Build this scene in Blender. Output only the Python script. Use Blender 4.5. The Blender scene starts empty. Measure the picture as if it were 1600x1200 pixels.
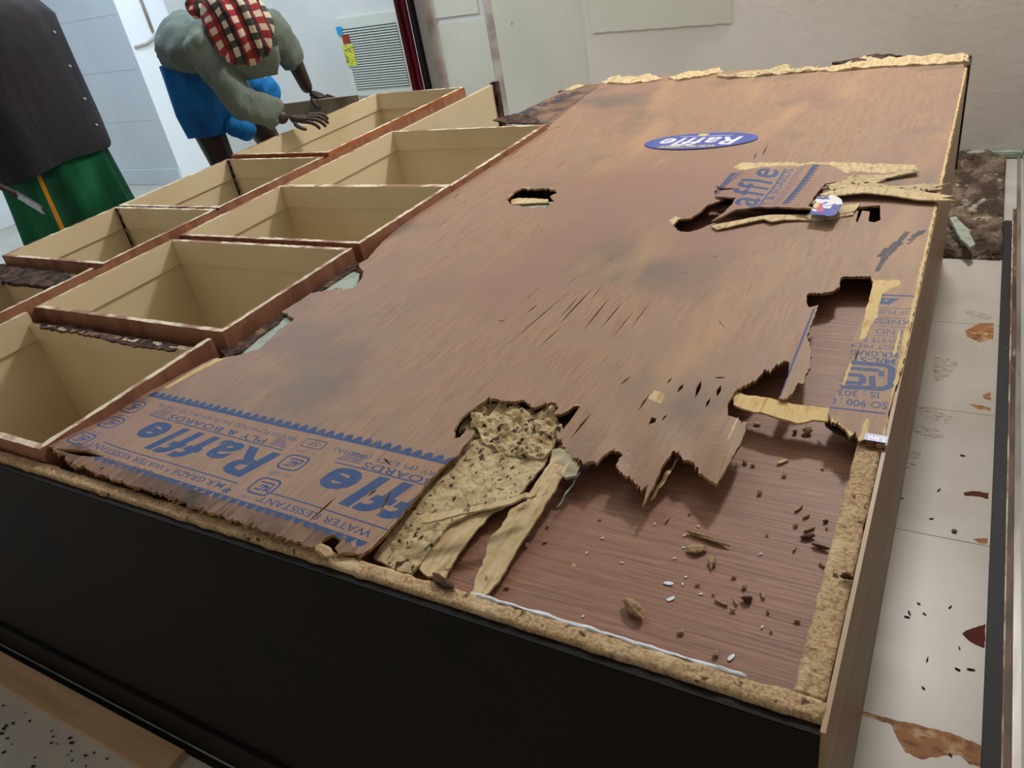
import bpy, bmesh, math, random
from mathutils import Vector, Matrix, noise
from mathutils.geometry import delaunay_2d_cdt
S = bpy.context.scene
C = S.collection
# ------------------------------------------------------------------ camera, world, light, exposure
ROT = Matrix(((0.86666011, -0.12500493, 0.4829845), (0.47117219, 0.5233271, -0.71001797), (-0.16400313, 0.84291311, 0.51244557)))
F = 1198.0
CAM = Vector((0, 0, 1.32))
cd = bpy.data.cameras.new('camera'); cam = bpy.data.objects.new('camera', cd); C.objects.link(cam)
cd.sensor_width = 36; cd.lens = F / 1600 * 36; cd.clip_start = .02
cam.matrix_world = Matrix.Translation(CAM) @ ROT.to_4x4()
S.camera = cam
w = bpy.data.worlds.new('world'); S.world = w; w.use_nodes = True
w.node_tree.nodes['Background'].inputs[0].default_value = (.75, .85, 1, 1)
w.node_tree.nodes['Background'].inputs[1].default_value = .12
S.view_settings.view_transform = 'Standard'; S.view_settings.look = 'None'
S.view_settings.gamma = 1; S.view_settings.use_curve_mapping = False
S.view_settings.exposure = 0.0
def area(name, loc, target, sx, sy, power, col):
    l = bpy.data.lights.new(name, 'AREA'); l.shape = 'RECTANGLE'; l.size = sx; l.size_y = sy; l.energy = power; l.color = col
    o = bpy.data.objects.new(name, l); C.objects.link(o); o.location = loc
    o.rotation_euler = (Vector(target) - Vector(loc)).to_track_quat('-Z', 'Y').to_euler()
    return o
area('ceiling_light_key', (-.15, 3.98, 3.35), (-.6, .75, .7), .34, .34, 84, (1, .965, .92))
area('ceiling_light_cool', (-4.0, 2.9, 2.95), (-4.2, 3.1, 0), 1.2, .5, 72, (.62, .82, 1))
area('soft_fill_light', (-1.9, 2.3, 3.0), (-1.7, 2.6, 0), 1.6, 1.2, 15, (1, .97, .93))  # unseen fill lamp, broad and weak, over the compartments
# ------------------------------------------------------------------ helpers
def at(p, z=None, y=None, x=None):
    r = ROT @ Vector((p[0] - 800, -(p[1] - 600), -F))
    if z is not None: t = (z - CAM.z) / r.z
    elif y is not None: t = (y - CAM.y) / r.y
    else: t = (x - CAM.x) / r.x
    return CAM + r * t
def XY(pts, z): return [at(p, z=z).xy for p in pts]
def zz(x0, y0, k, *pts): return [(x0 + a / k, y0 + b / k) for a, b in pts]
def srgb(c): return tuple((v / 255 / 12.92 if v / 255 <= .04045 else ((v / 255 + .055) / 1.055) ** 2.4) for v in c) + (1,)
MATS = {}
def mk(name, col, rough=.65, layers=(), bump=(), metal=0, spec=.35):
    """layers: (mapping scale xyz, colour, lo, hi, detail) noise-mixed colours; bump: (scale xyz, distance)"""
    m = bpy.data.materials.new(name); m.use_nodes = True; nt = m.node_tree; N = nt.nodes; L = nt.links
    b = N['Principled BSDF']; b.inputs['Roughness'].default_value = rough; b.inputs['Metallic'].default_value = metal
    b.inputs['Specular IOR Level'].default_value = spec
    tc = N.new('ShaderNodeTexCoord')
    base = N.new('ShaderNodeRGB'); base.outputs[0].default_value = srgb(col); cur = base.outputs[0]
    def nz(sc, det, k):
        mp = N.new('ShaderNodeMapping'); L.new(tc.outputs['Object'], mp.inputs[0])
        mp.inputs['Scale'].default_value = sc; mp.inputs['Location'].default_value = (k * 3.1, k * 1.7, k)
        n = N.new('ShaderNodeTexNoise'); n.inputs['Scale'].default_value = 1; n.inputs['Detail'].default_value = det
        L.new(mp.outputs[0], n.inputs['Vector']); return n
    for k, (sc, c2, lo, hi, det) in enumerate(layers):
        n = nz(sc, det, k)
        r = N.new('ShaderNodeMapRange'); r.inputs['From Min'].default_value = lo; r.inputs['From Max'].default_value = hi
        L.new(n.outputs[0], r.inputs['Value'])
        mx = N.new('ShaderNodeMix'); mx.data_type = 'RGBA'; L.new(r.outputs[0], mx.inputs[0])
        L.new(cur, mx.inputs[6]); mx.inputs[7].default_value = srgb(c2); cur = mx.outputs[2]
    L.new(cur, b.inputs['Base Color'])
    last = None
    for k, (sc, d) in enumerate(bump):
        n = nz(sc, 6, k + 9); bp = N.new('ShaderNodeBump'); bp.inputs['Distance'].default_value = d; bp.inputs['Strength'].default_value = 1
        L.new(n.outputs[0], bp.inputs['Height'])
        if last: L.new(last, bp.inputs['Normal'])
        last = bp.outputs[0]
    if last: L.new(last, b.inputs['Normal'])
    MATS[name] = m; return m
GR = (150, 3, 60)   # grain along Y
mk('ply', (160, 127, 102), .6, [((90, 9, 20), (149, 117, 94), .42, .62, 6), ((280, 22, 60), (132, 102, 82), .54, .74, 5), ((22, 14, 9), (150, 122, 102), .45, .65, 8), ((2.6, 1.5, 1), (146, 113, 98), .5, .62, 3),
    ((3.1, 3.0, 1), (118, 103, 90), .57, .72, 7), ((6, 1.6, 1), (174, 138, 104), .58, .74, 3), ((90, 70, 1), (206, 192, 168), .755, .775, 8), ((30, 36, 1), (88, 70, 58), .75, .775, 3)], [((160, 6, 50), .0005)])
mk('ply_dirty', (134, 104, 84), .7, [((12, 9, 1), (70, 56, 48), .46, .62, 6), ((200, 12, 60), (96, 72, 56), .5, .7, 4)], [((160, 9, 50), .001)])
mk('ply_inner', (147, 104, 84), .5, [((9, 210, 20), (122, 86, 66), .40, .66, 6), ((22, 420, 20), (170, 134, 108), .58, .76, 5), ((2, 3, 1), (130, 96, 82), .5, .7, 3), ((60, 60, 1), (196, 168, 138), .74, .77, 6)], [((8, 260, 50), .0008)])
mk('core', (206, 186, 146), .8, [((120, 25, 40), (176, 144, 100), .45, .7, 5), ((60, 60, 60), (120, 92, 62), .64, .72, 4)], [((110, 40, 60), .002)])
mk('core_yellow', (214, 188, 132), .75, [((120, 25, 40), (190, 148, 86), .5, .7, 5)], [((110, 20, 60), .002)])
mk('eaten', (198, 180, 140), .85, [((70, 60, 60), (172, 150, 112), .45, .65, 6), ((120, 75, 90), (62, 48, 36), .60, .64, 4), ((34, 22, 30), (70, 54, 40), .645, .67, 5)], [((90, 60, 60), .006)])
mk('chip', (190, 164, 126), .85, [((260, 260, 260), (160, 128, 94), .47, .6, 4), ((70, 70, 70), (80, 58, 44), .62, .68, 6), ((20, 20, 20), (208, 186, 148), .56, .7, 4), ((9, 9, 9), (150, 112, 84), .58, .7, 5)], [((160, 160, 160), .0025)])
mk('edge', (182, 146, 94), .85, [((60, 60, 600), (110, 78, 50), .45, .6, 3)], [((90, 90, 400), .003)])
mk('ink', (38, 66, 118), .6, [((110, 30, 40), (66, 76, 108), .5, .68, 6), ((160, 90, 40), (128, 100, 84), .66, .74, 6)])
mk('ink_dark', (44, 42, 62), .6, [((80, 80, 40), (86, 66, 56), .48, .66, 6)])
mk('cream', (216, 200, 168), .45, [((3, 3, 3), (206, 188, 154), .45, .65, 3), ((16, 16, 16), (168, 128, 88), .74, .79, 4)], spec=.4)
mk('cream_dark', (176, 150, 108), .5, [((3, 3, 3), (160, 134, 94), .45, .65, 3)])
mk('white_paint', (220, 208, 184), .7, [((25, 25, 25), (166, 124, 98), .5, .62, 6), ((7, 7, 7), (150, 108, 84), .5, .6, 3)])
mk('red_ply', (150, 104, 80), .55, [((30, 30, 2), (126, 84, 64), .45, .65, 4), ((14, 14, 6), (184, 128, 92), .66, .74, 5)], [((60, 60, 9), .001)])
mk('orange_ply', (168, 104, 64), .5, [((30, 6, 2), (146, 76, 42), .45, .65, 4), ((14, 4, 9), (206, 140, 96), .66, .72, 5)])
mk('rot', (84, 60, 46), .9, [((40, 40, 40), (30, 22, 18), .42, .6, 6), ((25, 25, 25), (138, 104, 82), .6, .75, 4)], [((60, 60, 60), .006)])
mk('black_lam', (24, 19, 17), .6, [((1.5, 1.5, 1.5), (32, 21, 19), .45, .65, 3), ((9, 2, 9), (20, 18, 15), .5, .7, 4)], spec=.15)
mk('side_lam', (168, 140, 106), .45, [((40, 1, 40), (150, 122, 92), .4, .7, 4), ((30, 3, 90), (138, 110, 84), .5, .75, 5)], spec=.35)
mk('cavity', (70, 50, 38), .8)
mk('green_grey', (158, 168, 154), .55, [((20, 20, 20), (120, 126, 114), .5, .7, 4)])
mk('sticker', (66, 84, 168), .35, [((30, 30, 30), (88, 100, 176), .4, .7, 3)])
mk('sticker_white', (226, 226, 232), .4); mk('sticker_yellow', (222, 206, 90), .4); mk('sticker_pink', (196, 84, 128), .4)
mk('tile_floor', (192, 187, 178), .35, [((4, 4, 1), (182, 175, 165), .45, .65, 3), ((26, 26, 1), (150, 120, 90), .73, .8, 5), ((60, 60, 1), (110, 96, 80), .76, .8, 3)])
mk('rust', (160, 104, 52), .6, [((30, 60, 1), (104, 60, 30), .5, .65, 6), ((24, 40, 1), (196, 164, 118), .54, .66, 6)])
mk('rust_dark', (92, 36, 18), .6, [((40, 40, 1), (70, 28, 16), .5, .65, 5)], spec=.1)
mk('scuff', (186, 180, 170), .35, [((45, 260, 1), (120, 98, 72), .53, .60, 7)])
mk('grout', (96, 78, 62), .8)
mk('wall_warm', (222, 214, 204), .75, [((1.2, 1.2, 1.2), (212, 202, 190), .42, .62, 4), ((14, 14, 14), (170, 150, 132), .73, .78, 5)], [((30, 30, 30), .002)])
mk('wall_panel', (212, 208, 192), .7, [((1.2, 1.2, 1.2), (202, 198, 180), .42, .62, 4), ((14, 14, 14), (178, 164, 144), .74, .78, 5)])
mk('wall_seam', (196, 184, 172), .8, [((6, 6, 6), (164, 146, 138), .42, .6, 6), ((10, 10, 10), (120, 92, 84), .66, .74, 6)], [((40, 40, 40), .003)])
mk('wall_cool', (214, 220, 224), .65, [((1.2, 1.2, 1.2), (204, 210, 216), .42, .62, 4)])
mk('ceiling', (215, 212, 205), .8)
mk('rubble', (128, 110, 92), .9, [((9, 7, 9), (74, 58, 46), .42, .56, 8), ((14, 14, 14), (176, 164, 146), .60, .68, 7), ((30, 30, 30), (60, 44, 34), .62, .7, 5)], [((22, 22, 22), .03), ((70, 70, 70), .008)])
mk('black_trim', (26, 26, 30), .6, [((60, 60, 60), (80, 80, 84), .72, .76, 3)])
mk('brown_trim', (110, 78, 56), .5, [((40, 6, 40), (70, 48, 34), .45, .6, 5), ((20, 8, 20), (164, 150, 134), .62, .7, 4)])
mk('alu', (160, 158, 152), .3, [((20, 3, 20), (120, 116, 108), .45, .65, 5)], metal=.6)
mk('skin', (58, 40, 34), .45, [((8, 8, 8), (46, 30, 26), .4, .65, 3)], spec=.5)
mk('shirt_dark', (40, 44, 52), .85, [((3, 3, 3), (48, 44, 46), .45, .65, 3)], [((9, 9, 3), .02)])
mk('shirt_edge', (40, 42, 48), .85)
mk('shirt_green', (112, 124, 116), .85, [((3, 3, 3), (98, 108, 100), .45, .65, 3)], [((10, 10, 4), .025), ((160, 160, 160), .001)])
mk('lungi_green', (10, 104, 66), .8, [((7, 7, .8), (6, 66, 44), .42, .62, 3)], [((14, 14, 2), .02)])
mk('lungi_orange', (226, 150, 30), .7)
mk('lungi_blue', (20, 122, 200), .75, [((5, 5, 3), (10, 82, 150), .42, .62, 3)], [((14, 14, 5), .02)])
mk('steel', (180, 180, 184), .3, [((60, 60, 60), (120, 116, 112), .5, .6, 4)], metal=.8)
mk('grey_bar', (66, 58, 54), .6)
mk('button', (180, 178, 170), .4)
mk('appliance', (206, 208, 198), .5); mk('appliance_slot', (48, 54, 58), .6)
mk('label_blue', (40, 150, 200), .5); mk('label_yellow', (214, 208, 70), .5, [((90, 90, 90), (110, 120, 60), .5, .6, 3)]); mk('label_red', (150, 50, 40), .5)
mk('cloth_red', (128, 14, 40), .8, [((24, 24, .6), (84, 10, 28), .42, .6, 3)], [((30, 30, 1), .01)])
mk('cloth_dark', (44, 26, 32), .85)
mk('plank', (196, 164, 128), .6, [((4, 40, 10), (182, 148, 114), .4, .7, 4)])
mk('board_grey', (172, 162, 134), .7, [((10, 40, 10), (124, 116, 94), .4, .7, 4)])
mk('crumb', (164, 138, 106), .85, [((200, 200, 200), (120, 90, 62), .45, .65, 4)])
mk('crumb_dark', (84, 58, 42), .85); mk('flake', (222, 228, 240), .6); mk('black_bit', (32, 28, 26), .8)
mk('wire', (170, 168, 160), .5); mk('jamb', (240, 246, 250), .5); mk('front_wall', (235, 228, 220), .8); mk('wall_pale', (212, 210, 206), .7, [((1.2, 1.2, 1.2), (202, 200, 196), .42, .62, 4)]); mk('wire_red', (150, 40, 40), .5)  # jamb tone holds the light falling on that face
def plaid():
    m = bpy.data.materials.new('plaid'); m.use_nodes = True; nt = m.node_tree; N = nt.nodes; L = nt.links
    b = N['Principled BSDF']; b.inputs['Roughness'].default_value = .85
    uv = N.new('ShaderNodeTexCoord'); sp = N.new('ShaderNodeSeparateXYZ'); L.new(uv.outputs['UV'], sp.inputs[0])
    nzs = N.new('ShaderNodeTexNoise'); nzs.inputs['Scale'].default_value = 1.2; L.new(uv.outputs['UV'], nzs.inputs['Vector'])
    def band(o, k, off):
        a = N.new('ShaderNodeMath'); a.operation = 'MULTIPLY_ADD'; a.inputs[1].default_value = k; a.inputs[2].default_value = off; L.new(o, a.inputs[0])
        a2 = N.new('ShaderNodeMath'); a2.operation = 'MULTIPLY_ADD'; L.new(nzs.outputs[0], a2.inputs[0]); a2.inputs[1].default_value = .12; L.new(a.outputs[0], a2.inputs[2])
        f = N.new('ShaderNodeMath'); f.operation = 'FRACT'; L.new(a2.outputs[0], f.inputs[0])
        g = N.new('ShaderNodeMath'); g.operation = 'GREATER_THAN'; g.inputs[1].default_value = .5; L.new(f.outputs[0], g.inputs[0]); return g.outputs[0]
    A = band(sp.outputs[0], 1, 0); B = band(sp.outputs[1], 1, 0)
    A2 = band(sp.outputs[0], .5, .13)
    def mix(f, c1, c2):
        mx = N.new('ShaderNodeMix'); mx.data_type = 'RGBA'; L.new(f, mx.inputs[0])
        for i, c in ((6, c1), (7, c2)):
            if isinstance(c, tuple): mx.inputs[i].default_value = srgb(c)
            else: L.new(c, mx.inputs[i])
        return mx.outputs[2]
    dark = mix(A2, (150, 28, 40), (46, 44, 44))
    dark2 = mix(A2, (104, 22, 30), (24, 22, 24))
    r0 = mix(A, (206, 196, 176), dark); r1 = mix(A, (150, 40, 48), dark2)
    r1b = mix(A2, r1, mix(A, (70, 66, 62), dark2))
    L.new(mix(B, r0, r1b), b.inputs['Base Color'])
    MATS['plaid'] = m
plaid()
def M(n): return MATS[n]
def link(name, me, mats, parent=None, smooth=False):
    o = bpy.data.objects.new(name, me); C.objects.link(o)
    for m in ([mats] if isinstance(mats, str) else mats): me.materials.append(M(m))
    if smooth:
        for p in me.polygons: p.use_smooth = True
    if parent is not None:
        o.parent = parent
        r = parent
        off = Vector((0, 0, 0))
        while r is not None: off += Vector(r.location); r = r.parent
        o.location = -off
    return o
def root(name, loc, label, cat, group=None):
    o = bpy.data.objects.new(name, None); C.objects.link(o); o.location = loc; o.empty_display_size = .05
    return tag(o, label, cat, group)
def tag(o, label, cat, group=None, kind=None):
    o['label'] = label; o['category'] = cat
    if group: o['group'] = group
    if kind: o['kind'] = kind
    return o
def struct(o): o['kind'] = 'structure'; return o
def box(bm, x0, x1, y0, y1, z0, z1, mi=0, mtop=None, m4=None):
    v = [bm.verts.new(p) for p in ((x0, y0, z0), (x1, y0, z0), (x1, y1, z0), (x0, y1, z0), (x0, y0, z1), (x1, y0, z1), (x1, y1, z1), (x0, y1, z1))]
    fs = [(0, 3, 2, 1), (4, 5, 6, 7), (0, 1, 5, 4), (1, 2, 6, 5), (2, 3, 7, 6), (3, 0, 4, 7)]  # bottom top -Y +X +Y -X
    for i, f in enumerate(fs):
        q = bm.faces.new([v[k] for k in f]); q.material_index = mi
        if i == 1 and mtop is not None: q.material_index = mtop
        if i >= 2 and m4: q.material_index = m4[i - 2]
def boxobj(name, dims, mat, parent=None, bevel=0, **k):
    bm = bmesh.new(); box(bm, *dims, **k)
    if bevel: bmesh.ops.bevel(bm, geom=bm.edges[:], offset=bevel, segments=2, affect='EDGES')
    me = bpy.data.meshes.new(name); bm.to_mesh(me); bm.free(); return link(name, me, mat, parent)
def frombm(name, bm, mats, parent=None, smooth=False):
    me = bpy.data.meshes.new(name); bm.to_mesh(me); bm.free(); return link(name, me, mats, parent, smooth)
def jag(pts, amp=.003, step=.008, seed=0, ay=1.0, closed=True, spike=0.0):
    rnd = random.Random(seed); out = []
    n = len(pts)
    for i in range(n if closed else n - 1):
        a, b = Vector(pts[i]), Vector(pts[(i + 1) % n]); d = (b - a).length; k = max(1, int(d / step))
        for j in range(k):
            p = a.lerp(b, j / k)
            if j:
                p.x += rnd.uniform(-amp, amp) * .6; p.y += rnd.uniform(-amp, amp) * ay
                if rnd.random() < spike: p.y += rnd.choice((-1, 1)) * rnd.uniform(1, 3) * amp
            out.append(p)
            if spike and abs(b.x - a.x) > .6 * abs(b.y - a.y) and rnd.random() < spike * 1.6:
                sg = math.copysign(1, b.x - a.x); l_ = rnd.choice((-1, 1)) * rnd.uniform(.002, .009); e = rnd.uniform(.0005, .0012)
                out.append(p + Vector((sg * e, l_))); out.append(p + Vector((sg * 2 * e, rnd.uniform(-.001, .001))))
    if not closed: out.append(Vector(pts[-1]))
    return out
def sheet(name, outline, z, thick, mats, parent=None, holes=(), regions=(), zf=None, grids=(), side=None):
    """flat panel with holes, coloured regions and a height function; one closed mesh"""
    V = []; Fc = []
    def add(poly):
        poly = list(poly)
        if sum(poly[i - 1][0] * poly[i][1] - poly[i][0] * poly[i - 1][1] for i in range(len(poly))) < 0: poly.reverse()
        if zf:
            q = []
            for i, p in enumerate(poly):
                a, b = Vector((p[0], p[1])), Vector((poly[(i + 1) % len(poly)][0], poly[(i + 1) % len(poly)][1])); k = max(1, int((b - a).length / .014))
                q += [a.lerp(b, j / k) for j in range(k)]
            poly = q
        s = len(V); V.extend(Vector((p[0], p[1])) for p in poly); Fc.append(list(range(s, s + len(poly))))
        return len(Fc) - 1
    o_id = add(outline); h_ids = {add(h) for h in holes}; r_id = {}
    for poly, mi in regions: r_id[add(poly)] = mi
    for (x0, x1, y0, y1, st) in grids:
        ny = int((y1 - y0) / st); nx = int((x1 - x0) / st)
        for i in range(nx + 1):
            for j in range(ny + 1): V.append(Vector((x0 + i * st + .13 * st * math.sin(j * 7.1), y0 + j * st + .13 * st * math.sin(i * 5.3))))
    vs, es, fs, ov, oe, of = delaunay_2d_cdt(V, [], Fc, 0, 1e-6, False)
    # which polygon covers which triangle: centroid test through a coarse grid of cells
    cs = .02; cells = {}; cen = []
    for k, f in enumerate(fs):
        cx = sum(vs[i].x for i in f) / len(f); cy = sum(vs[i].y for i in f) / len(f); cen.append((cx, cy))
        cells.setdefault((int(cx // cs), int(cy // cs)), []).append(k)
    of = [set() for _ in fs]
    for pid, idx in enumerate(Fc):
        P = [(V[i].x, V[i].y) for i in idx]; n = len(P)
        xa, xb = min(p[0] for p in P), max(p[0] for p in P); ya, yb = min(p[1] for p in P), max(p[1] for p in P)
        for gx in range(int(xa // cs), int(xb // cs) + 1):
            for gy in range(int(ya // cs), int(yb // cs) + 1):
                for k in cells.get((gx, gy), ()):
                    x, y = cen[k]
                    if x < xa or x > xb or y < ya or y > yb: continue
                    c = False; j = n - 1
                    for i in range(n):
                        if (P[i][1] > y) != (P[j][1] > y) and x < (P[j][0] - P[i][0]) * (y - P[i][1]) / (P[j][1] - P[i][1]) + P[i][0]: c = not c
                        j = i
                    if c: of[k].add(pid)
    bm = bmesh.new(); top = {}; bot = {}
    def g(d, i, dz):
        if i not in d:
            x, y = vs[i]; h = zf(x, y) if zf else 0
            d[i] = bm.verts.new((x, y, z + h - dz))
        return d[i]
    smi = side if side is not None else 0
    ec = {}
    for f, ids in zip(fs, of):
        ids = set(ids)
        if o_id not in ids or ids & h_ids: continue
        mi = 0
        rr = [r for r in ids if r in r_id]
        if rr: mi = r_id[max(rr)]
        f = list(f)
        a = sum(vs[f[i]].x * vs[f[(i + 1) % len(f)]].y - vs[f[(i + 1) % len(f)]].x * vs[f[i]].y for i in range(len(f)))
        if a < 0: f.reverse()
        try:
            q = bm.faces.new([g(top, i, 0) for i in f]); q.material_index = mi
            q2 = bm.faces.new([g(bot, i, thick) for i in reversed(f)]); q2.material_index = 0
        except ValueError: continue
        for i in range(len(f)):
            e = (f[i], f[(i + 1) % len(f)]); ec[e] = 1
    for (a, b) in ec:
        if (b, a) not in ec:
            try:
                q = bm.faces.new([top[b], top[a], bot[a], bot[b]]); q.material_index = smi
            except ValueError: pass
    return frombm(name, bm, mats, parent)
def textpolys(s, size, org, ang=180, bold=0, shear=0, xs=1, sp=1):
    """glyph faces laid in the XY plane: org = left end of the baseline, ang = reading direction in degrees"""
    cu = bpy.data.curves.new('t', 'FONT'); cu.body = s; cu.size = 1; cu.offset = bold; cu.shear = shear; cu.space_character = sp; cu.resolution_u = 3
    ob = bpy.data.objects.new('t', cu); C.objects.link(ob)
    dg = bpy.context.evaluated_depsgraph_get(); me = ob.evaluated_get(dg).to_mesh()
    a = math.radians(ang); ca, sa = math.cos(a), math.sin(a); out = []
    for p in me.polygons:
        q = []
        for v in p.vertices:
            x, y = me.vertices[v].co.x * size * xs, me.vertices[v].co.y * size
            q.append((org[0] + x * ca - y * sa, org[1] + x * sa + y * ca))
        out.append(q)
    w_ = max([v.co.x for v in me.vertices] + [0]) * size * xs
    C.objects.unlink(ob); bpy.data.objects.remove(ob); bpy.data.curves.remove(cu)
    return out
def textfit(s, size, p0, p1, **k):
    """text that starts at p0 and ends at p1"""
    p0, p1 = Vector(p0), Vector(p1); d = p1 - p0; ang = math.degrees(math.atan2(d.y, d.x))
    pol = textpolys(s, size, (0, 0), 0, **k)
    xm = max(x for q in pol for x, y in q); xn = min(x for q in pol for x, y in q); sc = d.length / (xm - xn)
    a = math.radians(ang); ca, sa = math.cos(a), math.sin(a)
    return [[(p0.x + (x - xn) * sc * ca - y * sa, p0.y + (x - xn) * sc * sa + y * ca) for x, y in q] for q in pol]
def bar2(p0, p1, wd, seed=None):
    p0, p1 = Vector(p0), Vector(p1); d = (p1 - p0).normalized(); n = Vector((-d.y, d.x)) * wd / 2
    return [p0 - n, p1 - n, p1 + n, p0 + n]
def ring(poly_out, poly_in):
    n = len(poly_out)
    return [[poly_out[i], poly_out[(i + 1) % n], poly_in[(i + 1) % n], poly_in[i]] for i in range(n)]
def rrect(cx, cy, w_, h_, r, n=3):
    o = []
    for qx, qy, a0 in ((1, 1, 0), (-1, 1, 90), (-1, -1, 180), (1, -1, 270)):
        for i in range(n + 1):
            a = math.radians(a0 + 90 * i / n); o.append((cx + qx * (w_ / 2 - r) + r * math.cos(a), cy + qy * (h_ / 2 - r) + r * math.sin(a)))
    return o
def logo(cx, cy, w_, h_, t):
    """rounded double square with an angular s inside, upside down like the rest of the print"""
    out = ring(rrect(cx, cy, w_, h_, w_ * .25), rrect(cx, cy, w_ - 2 * t, h_ - 2 * t, w_ * .2))
    P = [(-.28, .22), (.28, .22), (.28, -.02), (0, -.02), (-.0, -.22), (-.28, -.22)]
    P = [(cx + a * w_, cy + b * h_) for a, b in P]
    out += [bar2(P[i], P[i + 1], t * .9) for i in range(5)]
    P = [(cx + a * w_, cy + b * h_) for a, b in ((.14, -.22), (.14, .06), (-.14, .06), (-.14, -.1))]
    out += [bar2(P[i], P[i + 1], t * .8) for i in range(3)]
    return out
def zigzag(p0, p1, h, n, base=.25):
    p0, p1 = Vector(p0), Vector(p1); d = (p1 - p0); L_ = d.length; d /= L_; nn = Vector((-d.y, d.x)); out = [[p0, p1, p1 + nn * h * base, p0 + nn * h * base]]
    st = L_ / n
    for i in range(n):
        a = p0 + d * (i * st) + nn * h * base * .9
        out.append([a + d * (st * u) + nn * (h * v) for u, v in ((.0, 0), (1.0, 0), (.86, .16), (.98, .36), (.76, .4), (.74, .66), (.58, .62), (.48, .88), (.38, .6), (.2, .62), (.24, .38), (.04, .34), (.14, .16))])
    return out
# ------------------------------------------------------------------ the room
ZT = .705
floor_regs = []
for y in (.977, 1.484, 1.996, 2.503): floor_regs.append(([(-.2, y), (.139, y), (.139, y + .002), (-.2, y + .002)], 3))
for pts, mi in (
    ([(1503, 990), (1510, 985), (1525, 980), (1540, 975), (1538, 1013), (1530, 1010), (1515, 1002)], 2),
    ([(1505, 770), (1520, 767), (1545, 770), (1544, 780), (1528, 776), (1508, 775)], 2),
    ([(1343, 1112), (1395, 1124), (1440, 1134), (1500, 1150), (1533, 1165), (1533, 1200), (1515, 1195), (1500, 1180), (1470, 1182), (1440, 1187), (1415, 1176), (1402, 1155), (1392, 1132), (1343, 1116)], 1),
    ([(1508, 517), (1530, 505), (1553, 505), (1552, 530), (1530, 535), (1511, 526)], 1),
    ([(1535, 618), (1548, 612), (1548, 626), (1537, 623)], 1), ([(1513, 631), (1530, 633), (1548, 637), (1548, 642), (1528, 640)], 1),
    ([(1520, 842), (1543, 841), (1543, 851), (1530, 849)], 1),
    ([(1458, 556), (1492, 560), (1498, 570), (1480, 590), (1462, 596), (1456, 575)], 4),
    ([(1500, 482), (1528, 488), (1550, 494), (1550, 500), (1520, 498)], 4),
    ([(1434, 634), (1475, 645), (1490, 652), (1480, 662), (1440, 655)], 4), ([(1428, 660), (1465, 670), (1478, 684), (1450, 688), (1424, 672)], 4),
    ([(1420, 704), (1440, 706), (1436, 718), (1416, 716)], 4), ([(1416, 722), (1432, 726), (1428, 736), (1410, 732)], 4)):
    floor_regs.append((jag(XY(pts, 0), .0015, .006, 5), mi))
struct(sheet('floor', [(-6.3, -1.6), (.6, -1.6), (.6, 4.4), (-6.3, 4.4)], 0, .08, ['tile_floor', 'rust', 'rust_dark', 'grout', 'scuff'], regions=floor_regs))
# back wall: plaster zones stand a few millimetres proud of each other
WY = 4.22
bm = bmesh.new(); box(bm, -6.3, .6, WY, WY + .15, 0, 3.7); struct(frombm('wall_back', bm, 'wall_pale'))
def wallpiece(n, x0, x1, z0, z1, t, m): return struct(boxobj(n, (x0, x1, WY - t, WY, z0, z1), m))
wallpiece('trim_1', -2.97, -2.90, 0, 3.7, .012, 'wall_seam')
wallpiece('trim_2', -2.90, -2.56, 0, .855, .008, 'wall_panel')
wallpiece('trim_3', -2.56, -2.50, 0, 3.7, .006, 'wall_seam')
wallpiece('trim_4', -2.50, -1.935, 0, 3.7, .010, 'wall_panel')
wallpiece('trim_5', -1.935, .6, 0, 3, .014, 'wall_warm')
wallpiece('trim_6', -2.90, -2.60, .885, 1.6, .008, 'wall_panel')
o = sheet('trim_7', jag([(-1.89, .715), (-1.135, .695), (-1.12, 1.7), (-1.89, 1.7)], .003, .03, 3), 0, .008, ['wall_panel'])
o.rotation_euler = (math.pi / 2, 0, 0); o.location = (0, WY - .022, 0); struct(o)
# tiled wall in the far left corner with its skirting, and the jamb beside it, coloured whiter for the light it faces
bm = bmesh.new(); box(bm, -6.3, -5.24, 3.83, 4.22, 0, 3.7); struct(frombm('wall_far_left', bm, 'wall_cool'))
bm = bmesh.new()
for i in range(4):
    for j in range(10):
        x0 = -6.14 + i * .42; z0 = .127 + j * .36
        if x0 > -5.3: continue
        box(bm, x0 + .0008, min(x0 + .4192, -5.245), 3.824, 3.83, z0 + .0008, min(z0 + .3592, 3.69))
struct(frombm('trim_8', bm, 'wall_cool'))
struct(boxobj('trim_13', (-5.242, -5.234, 3.822, 4.219, 0, 3.7), 'jamb'))
struct(boxobj('baseboard_far_left', (-6.14, -5.24, 3.805, 3.83, 0, .125), 'wall_cool', bevel=.003))
struct(boxobj('wall_left', (-6.3, -6.15, -1.6, 4.22, 0, 3.7), 'wall_cool'))
struct(boxobj('baseboard_left', (-6.15, -6.125, -1.6, 3.83, 0, .125), 'wall_cool', bevel=.003))
struct(boxobj('wall_right', (.206, .34, -1.6, WY, 0, 3.7), 'wall_warm'))
struct(boxobj('ceiling', (-6.3, .6, -1.6, 4.4, 3.7, 3.8), 'ceiling'))
struct(boxobj('wall_front', (-6.3, .6, -1.7, -1.6, 0, 3.7), 'front_wall'))
struct(boxobj('trim_9', (.139, .166, -1.0, 3.36, 0, .012), 'black_trim', bevel=.0015))
struct(boxobj('trim_10', (.166, .169, -1.0, 3.36, 0, .015), 'white_paint'))
struct(boxobj('trim_11', (.169, .181, -1.0, 3.5, 0, .006), 'brown_trim'))
struct(boxobj('trim_12', (.181, .194, -1.0, 4.2, 0, .018), 'alu', bevel=.002))
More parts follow.
